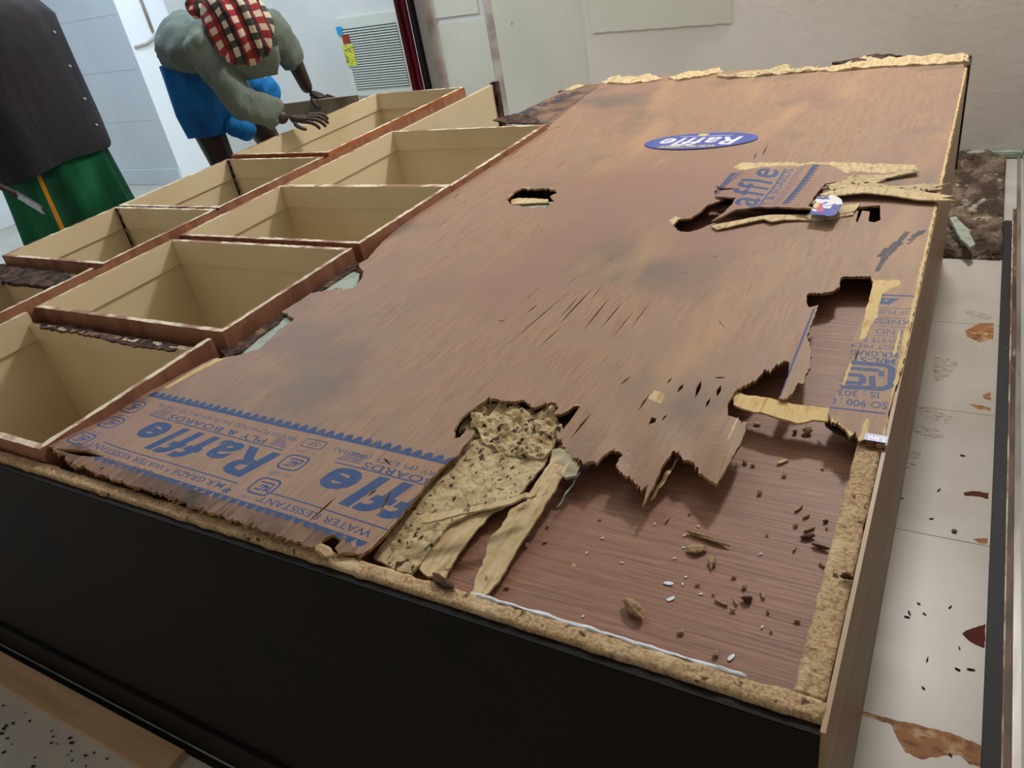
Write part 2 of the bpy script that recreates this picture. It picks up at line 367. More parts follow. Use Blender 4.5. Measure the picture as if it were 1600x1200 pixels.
# rubble where the floor tiles are gone
bm = bmesh.new(); nx, ny = 26, 120; gv = []
for i in range(nx + 1):
    for j in range(ny + 1):
        x = -.12 + .26 * i / nx; y = 3.0 + 1.2 * j / ny
        h = .018 + .035 * (noise.noise(Vector((x * 14, y * 9, 0))) + .3) + .014 * noise.noise(Vector((x * 60, y * 60, 3)))
        if i in (0, nx) or j in (0, ny): h = -.002
        gv.append(bm.verts.new((x, y, max(h, .0005) if h > -.001 else h)))
for i in range(nx):
    for j in range(ny):
        a = i * (ny + 1) + j; bm.faces.new((gv[a], gv[a + ny + 1], gv[a + ny + 2], gv[a + 1]))
o = frombm('rubble', bm, 'rubble', smooth=True); tag(o, 'brown rubble and dirt on the bare floor beyond the tiles by the back wall', 'rubble', kind='stuff')
o = boxobj('mortar_ledge', (-.03, .2, 4.155, 4.206, .0, .03), 'green_grey', bevel=.006); tag(o, 'narrow grey mortar ledge at the foot of the back wall', 'ledge')
o = sheet('broken_tile', jag(XY([(1483, 346), (1492, 344), (1512, 365), (1523, 388), (1515, 393), (1500, 380)], .05), .003, .02, 2), .066, .012, ['green_grey']); tag(o, 'pale sliver of broken tile lying on the brown rubble', 'tile shard')
# ------------------------------------------------------------------ the cabinet lying on its front
cab = root('cabinet', (-1.2, 1.7, 0), 'large wooden cabinet lying on its front with termite-eaten plywood back and open cream compartments', 'cabinet')
P1 = lambda *a: None
outline_px = ([(78, 703), (92, 714), (105, 718), (110, 727), (150, 742), (200, 761), (260, 778), (320, 801), (383, 823), (450, 847), (480, 856), (497, 862), (505, 845), (520, 838), (534, 846), (524, 858), (530, 866), (560, 867)]
    + [(580, 857), (600, 837), (630, 801), (653, 773), (687, 733), (713, 713), (722, 700), (733, 688), (742, 676), (728, 672), (718, 684), (708, 674), (714, 664), (722, 652), (735, 642), (747, 633), (763, 621)]
    + [(778, 624), (800, 627), (815, 624), (833, 637), (850, 631), (867, 628), (872, 636), (866, 647), (884, 641), (900, 632), (907, 634), (890, 655), (867, 678), (878, 686), (883, 697), (900, 707), (910, 720), (928, 720), (933, 725), (943, 713), (957, 703), (973, 707), (990, 690), (967, 713), (962, 730), (987, 743), (1000, 757), (1012, 750), (1003, 778), (1018, 757), (1030, 737), (1052, 703), (1083, 717), (1100, 737), (1120, 753), (1133, 737), (1147, 712), (1160, 686), (1168, 660)]
    + [(1140, 650), (1137, 632), (1147, 613), (1156, 606), (1183, 592), (1195, 577), (1203, 582), (1212, 570), (1227, 563), (1234, 567), (1233, 580), (1226, 600), (1217, 622), (1231, 622), (1240, 612), (1246, 598), (1255, 600), (1258, 588), (1266, 575), (1267, 550), (1261, 526), (1270, 500), (1279, 476), (1266, 480), (1260, 472), (1261, 458), (1278, 458), (1300, 455), (1312, 448), (1313, 433), (1338, 431), (1360, 431), (1364, 442), (1357, 472), (1351, 487), (1342, 511), (1333, 532), (1330, 559), (1321, 580), (1313, 607), (1303, 622), (1295, 640), (1299, 659), (1318, 670), (1342, 689), (1357, 692), (1381, 695)]
    + [(1385, 670), (1390, 640), (1411, 568), (1447, 400), (1480, 250), (1513, 95)]
    + [(1400, 104), (1260, 112), (1180, 108), (1040, 118), (960, 124), (938, 130), (900, 132), (850, 157), (788, 187), (800, 191), (845, 193), (860, 197)]
    + [(780, 246), (700, 297), (640, 340), (597, 378), (585, 392), (574, 405), (560, 412), (568, 425), (565, 436), (552, 452), (527, 451), (487, 457), (468, 470), (440, 487), (460, 499), (440, 514), (405, 546), (372, 556), (330, 562), (290, 582), (232, 612), (175, 645), (120, 678)])
out_xy = XY(outline_px, ZT)
out_j = jag(out_xy, .0016, .0055, 11, 1.5, spike=.3)
def slit(p0, p1, wd, z=ZT):
    a, b = at(p0, z=z).xy, at(p1, z=z).xy; d = (b - a); n = Vector((-d.y, d.x)).normalized() * wd / 2; m = (a + b) / 2
    q = lambda t: a.lerp(b, t)
    return [a, q(.3) - n * .8, q(.45) - n * 1.1, q(.7) - n * .7, b, q(.65) + n * .8, q(.4) + n, q(.2) + n * .5]
holes = []
holes.append(jag(XY([(791, 312), (804, 300), (816, 294), (834, 296), (850, 294), (868, 296), (870, 301), (859, 306), (865, 314), (856, 323), (845, 321), (832, 325), (812, 321), (798, 318)], ZT), .0015, .006, 4, spike=.3))
holes.append(jag(XY([(1052, 351), (1060, 343), (1080, 341), (1094, 332), (1105, 322), (1131, 312), (1130, 302), (1116, 303), (1118, 297), (1150, 296), (1225, 320), (1285, 330), (1300, 336), (1280, 340), (1210, 349), (1150, 350), (1112, 350), (1090, 359), (1072, 362), (1058, 359)], ZT), .0018, .006, 6, spike=.35))
holes.append(jag(XY([(1334, 325), (1375, 321), (1376, 344), (1366, 348), (1357, 346), (1359, 331), (1347, 330), (1340, 348), (1337, 346), (1341, 330), (1334, 330)], ZT), .001, .01, 7))
holes += [jag(XY([(1018, 653), (1026, 655), (1024, 661), (1013, 665), (1016, 658)], ZT), .001, .006, 8)]
for a, b, wd in (((840, 476), (822, 490), 3), ((896, 450), (783, 547), 2.2), ((848, 444), (814, 476), 1.6), ((925, 452), (870, 510), 3.5), ((955, 462), (908, 520), 3), ((975, 470), (936, 516), 2.5), ((880, 507), (840, 545), 2),
    ((990, 486), (955, 530), 2), ((1018, 470), (986, 512), 1.6), ((905, 462), (872, 500), 2), ((942, 446), (922, 470), 2), ((1120, 497), (1135, 515), 1.3), ((925, 645), (890, 680), 3.5), ((1068, 600), (1058, 614), 5), ((1096, 594), (1086, 622), 6), ((1050, 590), (1042, 600), 3), ((1126, 602), (1120, 620), 6), ((1110, 622), (1102, 638), 4), ((985, 588), (968, 602), 3),
    ((1014, 617), (996, 644), 3), ((1043, 648), (1033, 660), 3), ((1200, 225), (1190, 246), 3), ((1182, 238), (1178, 250), 3), ((600, 716), (610, 727), 3), ((612, 768), (592, 806), 4), ((528, 778), (482, 822), 4), ((590, 765), (575, 778), 4), ((165, 718), (92, 712), 14), ((166, 733), (156, 740), 4), ((273, 770), (264, 780), 4), ((800, 712), (798, 713), 1),
    ((880, 197), (856, 203), 5), ((812, 234), (790, 247), 5), ((785, 252), (768, 262), 3), ((720, 300), (706, 312), 4), ((735, 310), (715, 322), 2), ((1115, 590), (1135, 590), 5), ((905, 180 + 250), (884, 446), 1.5), ((1335, 565), (1342, 545), 2)):
    if (a, b) == ((800, 712), (798, 713)): continue
    holes.append(slit(a, b, wd / 1000))
# regions: 1 ink, 2 dark ink, 3 core, 4 dirty, 5 yellow core
R = []
def reg(polys, mi):
    for p in polys: R.append((p, mi))
reg([jag(XY([(70, 700), (130, 700), (180, 722), (230, 738), (320, 775), (430, 803), (520, 832), (560, 856), (548, 885), (480, 880), (383, 850), (260, 800), (150, 760), (60, 712)], ZT), .003, .004, 21)], 4)
reg([jag(XY([(788, 187), (900, 133), (938, 131), (860, 195), (845, 193)], ZT), .002, .02, 22)], 4)
reg([jag(XY([(893, 134), (905, 131), (914, 133), (892, 141), (880, 141)], ZT), .003, .01, 23)], 3)
# print 1 (upside down: reads toward -X)
def rot180print(xr, xl, part=None):
    k = []
    return k
Pz0 = (-1.235, .658)
reg(zigzag((-1.228, .657), (-.56, .643), .0155, 36, .42), 1)
reg(textfit('BIDESH PLYWOOD FACTORY (P) LTD. (INDIA)', .013, (-.838, .6335), (-1.178, .645)), 1)
reg(textfit('PLY & BOARDS', .017, (-.885, .617), (-1.122, .6255), bold=.012, sp=1.08), 1)
for k in range(5):
    y = .608 + k * .0036
    reg([bar2((-.84 - .003 * k, y - .0005), (-.872, y), .0017), bar2((-1.128, y + .008), (-1.168 + .003 * k, y + .009), .0015)], 1)
reg([bar2((-.838, .6005), (-1.165, .612), .0024), bar2((-.842, .5135), (-1.165, .5225), .0024)], 1)
reg(textfit('Raffle', .090, (-.832, .589), (-1.136, .6005), bold=.030, shear=.2, sp=1.16), 1)
reg(textfit('M.R.GRADE * WATER RESISTANT', .0165, (-.858, .5065), (-1.185, .5165), bold=.01, sp=1.05), 1)
reg(textfit('*', .03, (-.836, .509), (-.85, .512), bold=.02), 1)
reg(zigzag((-.58, .481), (-1.175, .494), .013, 34, .12), 1)
for cx, cy in ((-.797, .580), (-.797, .521)):
    reg(logo(cx, cy, .045, .037, .0035), 1)
    reg(textfit('IS : 1328', .0075, (cx + .018, cy + .030 - .0), (cx - .018, cy + .030)), 1)
    reg(textfit('CM/L - 511905', .0075, (cx + .022, cy - .024), (cx - .018, cy - .024)), 1)
reg(ring(rrect(-.799, .6275, .042, .021, .005), rrect(-.799, .6275, .038, .017, .004)), 1)
for dx in (-.008, 0, .008): reg(ring([(-.799 + dx + .005 * math.cos(a * .785), .6275 + .004 * math.sin(a * .785)) for a in range(8)], [(-.799 + dx + .0038 * math.cos(a * .785), .6275 + .0028 * math.sin(a * .785)) for a in range(8)]), 1)
# print 2, torn off on its right hand side in the photo
reg(textfit('(P) LTD. (INDIA)', .0135, (-.605, .627), (-.757, .630)), 1)
reg(textfit('FACTORY', .0135, (-.52, .624), (-.595, .626)), 1)
reg(textfit('BOARDS', .018, (-.565, .6105), (-.688, .614), bold=.012, sp=1.08), 1)
for k in range(5): reg([bar2((-.695, .609 + k * .0042), (-.738 + .003 * k, .609 + k * .0042), .0017)], 1)
reg([bar2((-.55, .5965), (-.735, .6005), .0024), bar2((-.50, .506), (-.775, .5125), .0024)], 1)
reg(textfit('ffle', .092, (-.548, .589), (-.726, .592), bold=.030, shear=.2, sp=1.16), 1)
reg(textfit('TM', .012, (-.772, .519), (-.792, .519), bold=.03), 1)
reg(textfit('WATER RESISTANT', .017, (-.585, .499), (-.783, .5035), bold=.01), 1)
# marks at the left edge of the sheet
for cx, cy in ((-1.215, .572), (-1.212, .515), (-1.222, .622)):
    reg(logo(cx, cy, .043, .036, .0035), 1)
    reg(textfit('IS:303', .008, (cx + .018, cy + .026), (cx - .015, cy + .026)), 1)
# print 3 at the right edge
def p3(s, size, y, x0=-.056, x1=-.112, **k): reg(textfit(s, size, (x0, y), (x1, y - .004), **k), 1)
reg([bar2((-.052, 1.247), (-.102, 1.244), .006), bar2((-.05, 1.203), (-.104, 1.198), .002), bar2((-.05, 1.17), (-.11, 1.165), .0018), bar2((-.05, 1.142), (-.112, 1.138), .0016), bar2((-.05, 1.11), (-.116, 1.107), .0014)], 1)
R.append(([(-.072, 1.236), (-.108, 1.234), (-.098, 1.212), (-.084, 1.212)], 1)); R.append(([(-.087, 1.229), (-.093, 1.229), (-.090, 1.221)], 0))
p3('OF PLIES', .019, 1.196, -.05, -.104); p3('KNESS', .022, 1.165, -.052, -.102, bold=.01); p3('H NO', .024, 1.134, -.05, -.094); p3('WHITE B.', .02, 1.103, -.056, -.11)
p3('HOT PRES', .018, 1.083, -.058, -.118); p3('M.R.GRADE', .021, 1.062, -.056, -.128, bold=.025); p3('M/L-511', .021, 1.043, -.058, -.12, bold=.03)
reg([bar2((-.068, 1.024), (-.13, 1.022), .011), bar2((-.06, 1.016), (-.056, .97), .009), bar2((-.064, .962), (-.13, .954), .011), bar2((-.068, 1.026), (-.058, 1.014), .009), bar2((-.056, .972), (-.066, .961), .009)], 1)
reg([bar2((-.075, 1.008), (-.13, 1.006), .009), bar2((-.072, 1.008), (-.07, .993), .007), bar2((-.082, .992), (-.078, .966), .008), bar2((-.093, .99), (-.13, .988), .009), bar2((-.094, .99), (-.091, .97), .009), bar2((-.091, .97), (-.13, .966), .009)], 1)
p3('IS : 303', .021, .952, -.068, -.118, bold=.015); p3('SO 900 : 0', .022, .930, -.055, -.125, bold=.02)
reg([bar2((-.055, .9045), (-.125, .902), .004)], 1)
# far left band
a0, a1 = at((806, 187), z=ZT).xy, at((893, 141), z=ZT).xy
reg(textfit('TM Raffle', .1, at((800, 186), z=ZT).xy + Vector((0.02, 0)), at((905, 143), z=ZT).xy + Vector((0.02, 0)), bold=.02, shear=.2), 2)
reg([bar2(at((852, 192), z=ZT).xy, at((932, 137), z=ZT).xy, .005)], 2)
# pencil-like ink scribble at the right
for p, q, wd in (((1370, 424), (1382, 400), .008), ((1378, 402), (1392, 388), .02), ((1390, 392), (1405, 378), .016), ((1398, 386), (1417, 362), .009), ((1374, 418), (1388, 398), .004), ((1412, 372), (1420, 362), .006), ((1418, 382), (1430, 372), .004), ((1420, 376), (1445, 360), .008), ((1426, 370), (1440, 361), .01)):
    reg([jag(bar2(at(p, z=ZT).xy, at(q, z=ZT).xy, wd), .002, .006, 31)], 2)
# blue line along the narrow strip
reg([bar2(at((1272, 482), z=ZT).xy, at((1218, 620), z=ZT).xy, .0035)], 1)
# peeled veneer patches showing the pale core
for pts, mi, sd in (
    ([(1145, 262), (1160, 253), (1250, 254), (1310, 253), (1430, 258), (1432, 268), (1380, 271), (1340, 268), (1310, 271), (1250, 262), (1170, 268)], 3, 41),
    ([(1363, 434), (1375, 437), (1407, 438), (1406, 446), (1390, 452), (1378, 460), (1372, 480), (1371, 494), (1358, 512), (1352, 528), (1343, 532), (1350, 500), (1354, 478), (1360, 460)], 5, 42),
    ([(1408, 512), (1402, 545), (1392, 563), (1398, 540), (1404, 518)], 5, 43), ([(1420, 490), (1414, 530), (1404, 575), (1398, 610), (1392, 650), (1386, 690), (1390, 640), (1396, 600), (1406, 560), (1412, 520)], 5, 44),
    ([(1022, 610), (1034, 612), (1039, 620), (1032, 631), (1020, 626), (1013, 622)], 3, 45), ([(1150, 654), (1135, 690), (1138, 690), (1153, 656)], 3, 46), ([(1330, 560), (1331, 572), (1318, 604), (1316, 600), (1322, 580)], 5, 47),
    ([(1352, 655), (1359, 654), (1357, 680), (1350, 690), (1340, 688), (1346, 675)], 5, 48), ([(1300, 655), (1318, 668), (1340, 686), (1325, 680), (1305, 668), (1298, 660)], 5, 49), ([(1045, 345), (1056, 338), (1066, 341), (1058, 346), (1051, 352)], 3, 50),
    ([(255, 606), (300, 580), (345, 556), (352, 560), (310, 580), (262, 606)], 5, 51), ([(888, 640), (900, 630), (906, 632), (898, 641)], 3, 52), ([(795, 306), (815, 294), (828, 294), (812, 304), (800, 316), (792, 314)], 3, 53),
    ([(340, 545), (372, 553), (340, 560), (330, 562)], 3, 54)):
    R.append((jag(XY(pts, ZT), .0018, .006, sd, spike=.3), mi))
R.append((jag([(-.0528, .84), (-.045, .84), (-.045, 2.9), (-.0515, 2.9)], .0022, .007, 88, .3), 5))
def sheet_z(x, y):
    h = 0
    # front left corner lifts off the rim
    t = max(0, min(1, (.60 - y) / .12)); s = max(0, min(1, (-.55 - x) / .15)); h += .006 * t * s
    t2 = max(0, min(1, (-1.12 - x) / .12)); t3 = max(0, min(1, (.58 - y) / .1)); h += .010 * t2 * t3
    # the torn tongues sag and curl
    if -.52 < x < -.2 and y < .85:
        u = max(0, (.85 - y) / .25); h -= .014 * u * u * (1 + .5 * math.sin(x * 40)); h += .004 * math.sin(x * 70 + y * 30) * min(1, u * 2)
    # lip round the middle tear
    d = ((x + .38) ** 2 * 4 + (y - 1.6) ** 2 * 14); h += .004 * math.exp(-d * 12)
    h += .0016 * noise.noise(Vector((x * 5, y * 4, 0)))
    return h
back = sheet('back_panel', out_j, ZT, .005, ['ply', 'ink', 'ink_dark', 'core', 'ply_dirty', 'core_yellow', 'edge'], cab, holes, R, sheet_z, [(-1.24, -.06, .45, 1.05, .012), (-1.24, -.06, 1.07, 2.9, .04)], side=6)
back['label'] = 'brown plywood back panel with blue print and torn holes'
# inner board seen through the big hole
def ib(x, y): return .0008 * noise.noise(Vector((x * 6, y * 6, 1)))
inner = sheet('inner_board', [(-1.20, .46), (-.078, .46), (-.078, 1.75), (-1.20, 1.75)], .665, .012, ['ply_inner'], cab, zf=ib, grids=[(-1.19, -.08, .47, 1.74, .05)]); inner['label'] = 'reddish brown inner plywood board'
boxobj('cavity_floor', (-1.22, -.07, 1.7, 2.94, .5, .515), 'cavity', cab)
# thin skins under the sheet: pale eaten core, hanging flaps
def slab(name, px, z, thick, mat, parent, seed=1, amp=.0018, step=.007, zf=None, grid=None, label=None, raw=False, regions=(), mats=None):
    xy = XY(px, z); xy = xy if raw else jag(xy, amp, step, seed)
    gs = []
    if grid:
        xs = [p.x for p in xy]; ys = [p.y for p in xy]; gs = [(min(xs), max(xs), min(ys), max(ys), grid)]
    o = sheet(name, xy, z, thick, mats or [mat], parent, zf=zf, grids=gs, regions=regions)
    if label: o['label'] = label
    return o
def eat(a=.006, s=60, k=0, base=0):
    return lambda x, y: base + a * (noise.noise(Vector((x * s, y * s * .7, k))) + .6 * noise.noise(Vector((x * s * 2.3, y * s * 2, k + 5))))
slab('eaten_core', [(735, 645), (765, 625), (800, 630), (835, 640), (868, 634), (872, 655), (880, 672), (868, 690), (862, 705), (850, 716), (838, 716), (815, 712), (790, 712), (770, 695), (752, 690), (748, 672), (735, 665)], .694, .006, 'eaten', cab, 61, zf=eat(.011, 55, 1), grid=.004, label='pale termite-eaten core in the torn hole')
slab('eaten_core', [(716, 672), (722, 660), (735, 648), (747, 656), (755, 668), (748, 682), (735, 680), (728, 668)], .688, .006, 'eaten', cab, 62, zf=eat(.006, 55, 2), grid=.005)
slab('hanging_veneer', [(722, 700), (738, 688), (752, 684), (775, 694), (800, 708), (830, 714), (856, 716), (846, 732), (828, 752), (812, 772), (800, 785), (745, 795), (700, 815), (672, 850), (655, 872), (640, 886), (620, 884), (600, 874), (580, 862), (600, 838), (632, 801), (655, 772), (688, 733)], .690, .004, 'eaten', cab, 63, zf=lambda x, y: eat(.0035, 50, 3)(x, y) - .010 * max(0, (.62 - y) / .16), grid=.006, label='pale eaten veneer sheet hanging from the tear')
slab('hanging_veneer', [(800, 785), (770, 800), (735, 840), (712, 872), (695, 905), (668, 900), (655, 888), (662, 870), (690, 838), (712, 808), (745, 792)], .680, .003, 'core', cab, 64, zf=eat(.0015, 40, 4), grid=.01, label='pale torn veneer tongue reaching the front rim')
slab('hanging_veneer', [(655, 808), (700, 798), (760, 788), (800, 779), (822, 770), (838, 772), (805, 784), (760, 796), (710, 806), (660, 817)], .712, .003, 'core', cab, 65, zf=eat(.002, 40, 5), grid=.01, label='pale twisted wood strip lying across the tear')
slab('hanging_veneer', [(868, 730), (884, 728), (893, 738), (880, 762), (862, 790), (832, 832), (812, 858), (780, 908), (757, 932), (737, 925), (742, 905), (760, 870), (768, 845), (785, 830), (800, 805), (825, 795), (840, 768), (858, 745)], .676, .003, 'core', cab, 66, zf=lambda x, y: eat(.0015, 40, 6)(x, y) + .018 * max(0, min(1, (y - .5) / .18)), grid=.01, label='long pale veneer tongue lying over the inner board')
slab('hanging_veneer', [(862, 704), (880, 700), (900, 712), (908, 722), (900, 742), (884, 746), (868, 738), (858, 722)], .694, .004, 'board_grey', cab, 67, zf=eat(.003, 40, 7), grid=.01)
for (p, q, wd, m_) in (((902, 744), (884, 765), .004, 'ink'), ((906, 738), (871, 792), .003, 'green_grey'), ((1046, 735), (1018, 780), .007, 'core_yellow'), ((1060, 715), (1036, 752), .003, 'core'), ((880, 630), (862, 652), .005, 'core')):
    a, b = at(p, z=.688), at(q, z=.676); d = (b - a); n = Vector((-d.y, d.x, 0)).normalized() * wd / 2
    bm = bmesh.new(); vs_ = []
    for i in range(7):
        t = i / 6; c = a.lerp(b, t) + Vector((0, 0, .002 * math.sin(i * 2.1))); ww = (1 - t * .6) * (1 + .2 * math.sin(i * 3))
        vs_.append([bm.verts.new(c - n * ww), bm.verts.new(c + n * ww), bm.verts.new(c + n * ww * .6 - Vector((0, 0, .002))), bm.verts.new(c - n * ww * .6 - Vector((0, 0, .002)))])
    for i in range(6):
        for j in range(4): bm.faces.new((vs_[i][j], vs_[i + 1][j], vs_[i + 1][(j + 1) % 4], vs_[i][(j + 1) % 4]))
    bm.faces.new(vs_[0]); bm.faces.new(list(reversed(vs_[-1]))); bmesh.ops.recalc_face_normals(bm, faces=bm.faces[:])
    frombm('splinter', bm, m_, cab)
slab('core_strip', [(1145, 612), (1190, 620), (1240, 631), (1296, 638), (1300, 645), (1294, 659), (1270, 656), (1245, 660), (1205, 650), (1170, 640), (1146, 632)], .699, .003, 'core_yellow', cab, 68, zf=lambda x, y: .001 * math.sin(x * 90), grid=.015, label='pale yellow core strip bridging the hole')
slab('torn_layer', [(1285, 640), (1300, 655), (1330, 680), (1345, 690), (1356, 700), (1345, 706), (1332, 692), (1312, 676), (1290, 664)], .694, .004, 'rot', cab, 69, zf=eat(.003, 60, 8), grid=.008)
slab('torn_layer', [(1345, 692), (1380, 696), (1382, 704), (1364, 703), (1348, 699)], .699, .006, 'edge', cab, 70)
# hole in the middle: pale strip and dull green edge below
slab('hole_strip', [(798, 312), (812, 309), (856, 311), (858, 316), (800, 319)], .69, .004, 'core', cab, 71)
slab('hole_strip', [(800, 320), (830, 317), (866, 315), (860, 326), (832, 329), (806, 324)], .684, .02, 'green_grey', cab, 72, label='dull green grey edge inside the hole')
for k, px in enumerate(([(400, 556), (372, 556), (380, 545), (430, 505), (452, 492), (458, 500), (436, 516)], [(487, 459), (520, 440), (552, 424), (562, 428), (556, 452), (528, 453)])):
    slab('metal_strip', px, .697, .012, 'green_grey', cab, 73 + k, amp=.001, label='pale grey green metal strip at the panel edge')
slab('torn_edge', [(345, 548), (372, 536), (420, 505), (440, 488), (446, 490), (436, 504), (405, 526), (376, 552), (352, 556)], .7, .006, 'rot', cab, 77, zf=eat(.002, 60, 9), grid=.01)
slab('torn_edge', [(487, 455), (520, 432), (545, 415), (560, 410), (556, 420), (530, 436), (500, 456)], .7, .006, 'rot', cab, 78, zf=eat(.002, 60, 10), grid=.01)
# the printed flap torn up in the middle
fz = lambda x, y: .008 + .016 * max(0, min(1, (x + .52) / .3)) * max(0, min(1, (1.75 - y) / .15)) + .003 * math.sin(x * 40)
ZF = ZT + .012
fl = [(1112, 346), (1130, 335), (1143, 322), (1150, 310), (1119, 303), (1118, 296), (1122, 293), (1150, 294), (1124, 288), (1120, 284), (1130, 278), (1143, 266), (1170, 262), (1230, 256), (1272, 252), (1300, 258), (1322, 268), (1326, 272), (1322, 280), (1290, 286), (1280, 300), (1272, 312), (1266, 326), (1262, 330), (1280, 337), (1240, 331), (1215, 325), (1190, 324), (1150, 330), (1130, 340)]
Rf = []
def regf(polys, mi):
    for p in polys: Rf.append((p, mi))
q = lambda x, y: at((x, y), z=ZF).xy
regf(zigzag(q(1270, 255), q(1221, 322), .016, 14, .45), 1)
for k_ in range(len(Rf)): pass
regf(textfit('WOOD FACTORY (P) LTD.(INDIA)', .019, q(1214, 322), q(1257, 257)), 1)
regf(textfit('Y & BOARDS', .026, q(1200, 323), q(1240, 260), bold=.01), 1)
regf([bar2(q(1185, 324), q(1228, 260), .004)], 1)
regf(textfit('affle', .105, q(1180, 325), q(1219, 262), bold=.012, shear=.2, sp=1.1), 1)
regf([bar2(q(1118, 296), q(1162, 264), .004)], 1)
regf(textfit('WATER RESISTANT', .02, q(1122, 300), q(1158, 264), bold=.02), 1)
regf(zigzag(q(1146, 262), q(1112, 300), .016, 10, .2), 1)
flap = slab('printed_flap', fl, ZF, .004, None, cab, 80, .002, .01, zf=lambda x, y: fz(x, y) - .012, grid=.02, regions=Rf, mats=['ply', 'ink'], label='lifted plywood flap with blue letters')
st = slab('sticker_piece', [(1265, 334), (1272, 318), (1277, 306), (1286, 309), (1300, 304), (1309, 308), (1315, 312), (1317, 318), (1310, 328), (1305, 336), (1294, 338), (1286, 336)], ZF + .012, .001, None, flap, 81, .0015, .006, mats=['sticker', 'sticker_white', 'sticker_pink', 'sticker_yellow'],
    regions=[(jag(XY([(1294, 306), (1300, 303), (1316, 311), (1318, 319), (1308, 320), (1296, 314)], ZF + .012), .003, .004, 5), 1)] + [(p, 1) for p in textfit('43', .07, at((1288, 331), z=ZF + .012).xy, at((1306, 312), z=ZF + .012).xy, bold=.06)] + [(XY([(1275, 322), (1285, 318), (1288, 330), (1276, 331)], ZF + .012), 2), (XY([(1273, 318), (1279, 316), (1279, 322), (1272, 326)], ZF + .012), 3)], label='torn blue sticker with white figures')
# long pale splinters shooting to the right of the flap
SP = [([(1262, 318), (1290, 300), (1330, 292), (1380, 294), (1440, 296), (1492, 305), (1470, 307), (1494, 312), (1440, 310), (1400, 306), (1350, 303), (1310, 306), (1280, 316)], .718, 'core'),
    ([(1290, 290), (1330, 283), (1400, 289), (1450, 284), (1470, 288), (1488, 285), (1460, 292), (1474, 295), (1400, 298), (1340, 297), (1300, 300)], .716, 'eaten'),
    ([(1280, 306), (1312, 294), (1345, 284), (1384, 278), (1352, 290), (1312, 300), (1290, 308)], .716, 'core'),
    ([(1280, 296), (1320, 280), (1330, 272), (1400, 270), (1432, 262), (1436, 268), (1390, 276), (1360, 281), (1320, 292)], .714, 'eaten'),
    ([(1112, 352), (1122, 348), (1200, 338), (1225, 337), (1290, 333), (1334, 326), (1334, 333), (1280, 342), (1226, 344), (1205, 348), (1194, 344), (1120, 357)], .712, 'core'),
    ([(1262, 332), (1300, 322), (1345, 318), (1335, 330), (1300, 336), (1275, 338)], .711, 'core')]
for k, (px, z, m_) in enumerate(SP):
    slab('long_splinter', px, z, .003, m_, cab, 90 + k, .0012, .012, zf=lambda x, y, k=k: .003 * math.sin(x * 25 + k), grid=.012)
# oval sticker
cx, cy = -.667, 2.13
R5 = [(p, 1) for p in textfit('Raffle', .098, (cx + .115, cy + .028), (cx - .115, cy + .028), bold=.02, shear=.3, sp=1.1)]
R5 += [(p, 3) for p in textfit('AN ISO 9001 COMPANY', .024, (cx + .06, cy - .042 + .0), (cx - .105, cy - .042), bold=.03, shear=.2)]
R5 += [([(cx - .02, cy + .05), (cx + .005, cy + .05), (cx + .01, cy + .066), (cx - .02, cy + .066)], 3), (bar2((cx - .07, cy + .045), (cx + .08, cy + .045), .003), 1)]
oval = sheet('oval_sticker', [(cx + .157 * math.cos(a * math.pi / 24), cy + .075 * math.sin(a * math.pi / 24) + .01 * math.cos(a * math.pi / 24)) for a in range(48)], ZT + .0026, .001, ['sticker', 'sticker_white', 'sticker_pink', 'sticker_yellow'], back, regions=R5)
oval['label'] = 'blue oval sticker with white lettering'
s2 = at((1370, 687), z=ZT).xy
sheet('corner_sticker', [s2 + Vector(v) for v in ((-.014, -.006), (.012, -.007), (.012, .008), (-.014, .009))], ZT + .002, .0008, ['sticker', 'sticker_white'], back, regions=[(p, 1) for p in textfit('Uni', .013, (s2.x + .009, s2.y + .004), (s2.x - .01, s2.y + .004), bold=.03)])['label'] = 'small blue sticker scrap at the corner'
# rims and side panels
def rimstrip(name, x0, x1, y0, y1, z, th, mat, along='x', amp=.003, seed=0, n=None, label=None, parent=cab):
    L_ = (x1 - x0) if along == 'x' else (y1 - y0); n = n or int(L_ / .006); bm = bmesh.new(); rows = []; m_ = 5
    for i in range(n + 1):
        t = i / n; row = []
        for j in range(m_ + 1):
            s = j / m_
            ex = amp * 1.6 * noise.noise(Vector((t * L_ * 40, j, seed))) if j in (0, m_) else 0
            x = x0 + L_ * t if along == 'x' else x0 + (x1 - x0) * s + ex
            y = y0 + (y1 - y0) * s + ex if along == 'x' else y0 + L_ * t
            h = amp * (noise.noise(Vector((x * 90, y * 90, seed))) + .9 * noise.noise(Vector((x * 330, y * 330, seed + 3)))) - (amp * .8 if j in (0, m_) else 0)
            row.append(bm.verts.new((x, y, z + h)))
        row.append(bm.verts.new((row[-1].co.x, row[-1].co.y, z - th))); row.insert(0, bm.verts.new((row[0].co.x, row[0].co.y, z - th))); rows.append(row)
    for i in range(n):
        for j in range(m_ + 2):
            f = (rows[i][j], rows[i + 1][j], rows[i + 1][j + 1], rows[i][j + 1])
            bm.faces.new(f)
        bm.faces.new((rows[i][0], rows[i][-1], rows[i + 1][-1], rows[i + 1][0]))
    bm.faces.new(rows[0]); bm.faces.new(list(reversed(rows[-1])))
    bmesh.ops.recalc_face_normals(bm, faces=bm.faces[:])
    o = frombm(name, bm, mat, parent, True)
    if label: o['label'] = label
    return o
fp = boxobj('front_panel', (-2.42, -.05, .428, .4375, .012, .694), 'black_lam', cab); fp['label'] = 'near-black laminated panel facing the camera'
rimstrip('front_rim', -1.6, -.05, .4377, .459, .700, .03, 'chip', 'x', .0022, 1, label='pale crumbling front rim')
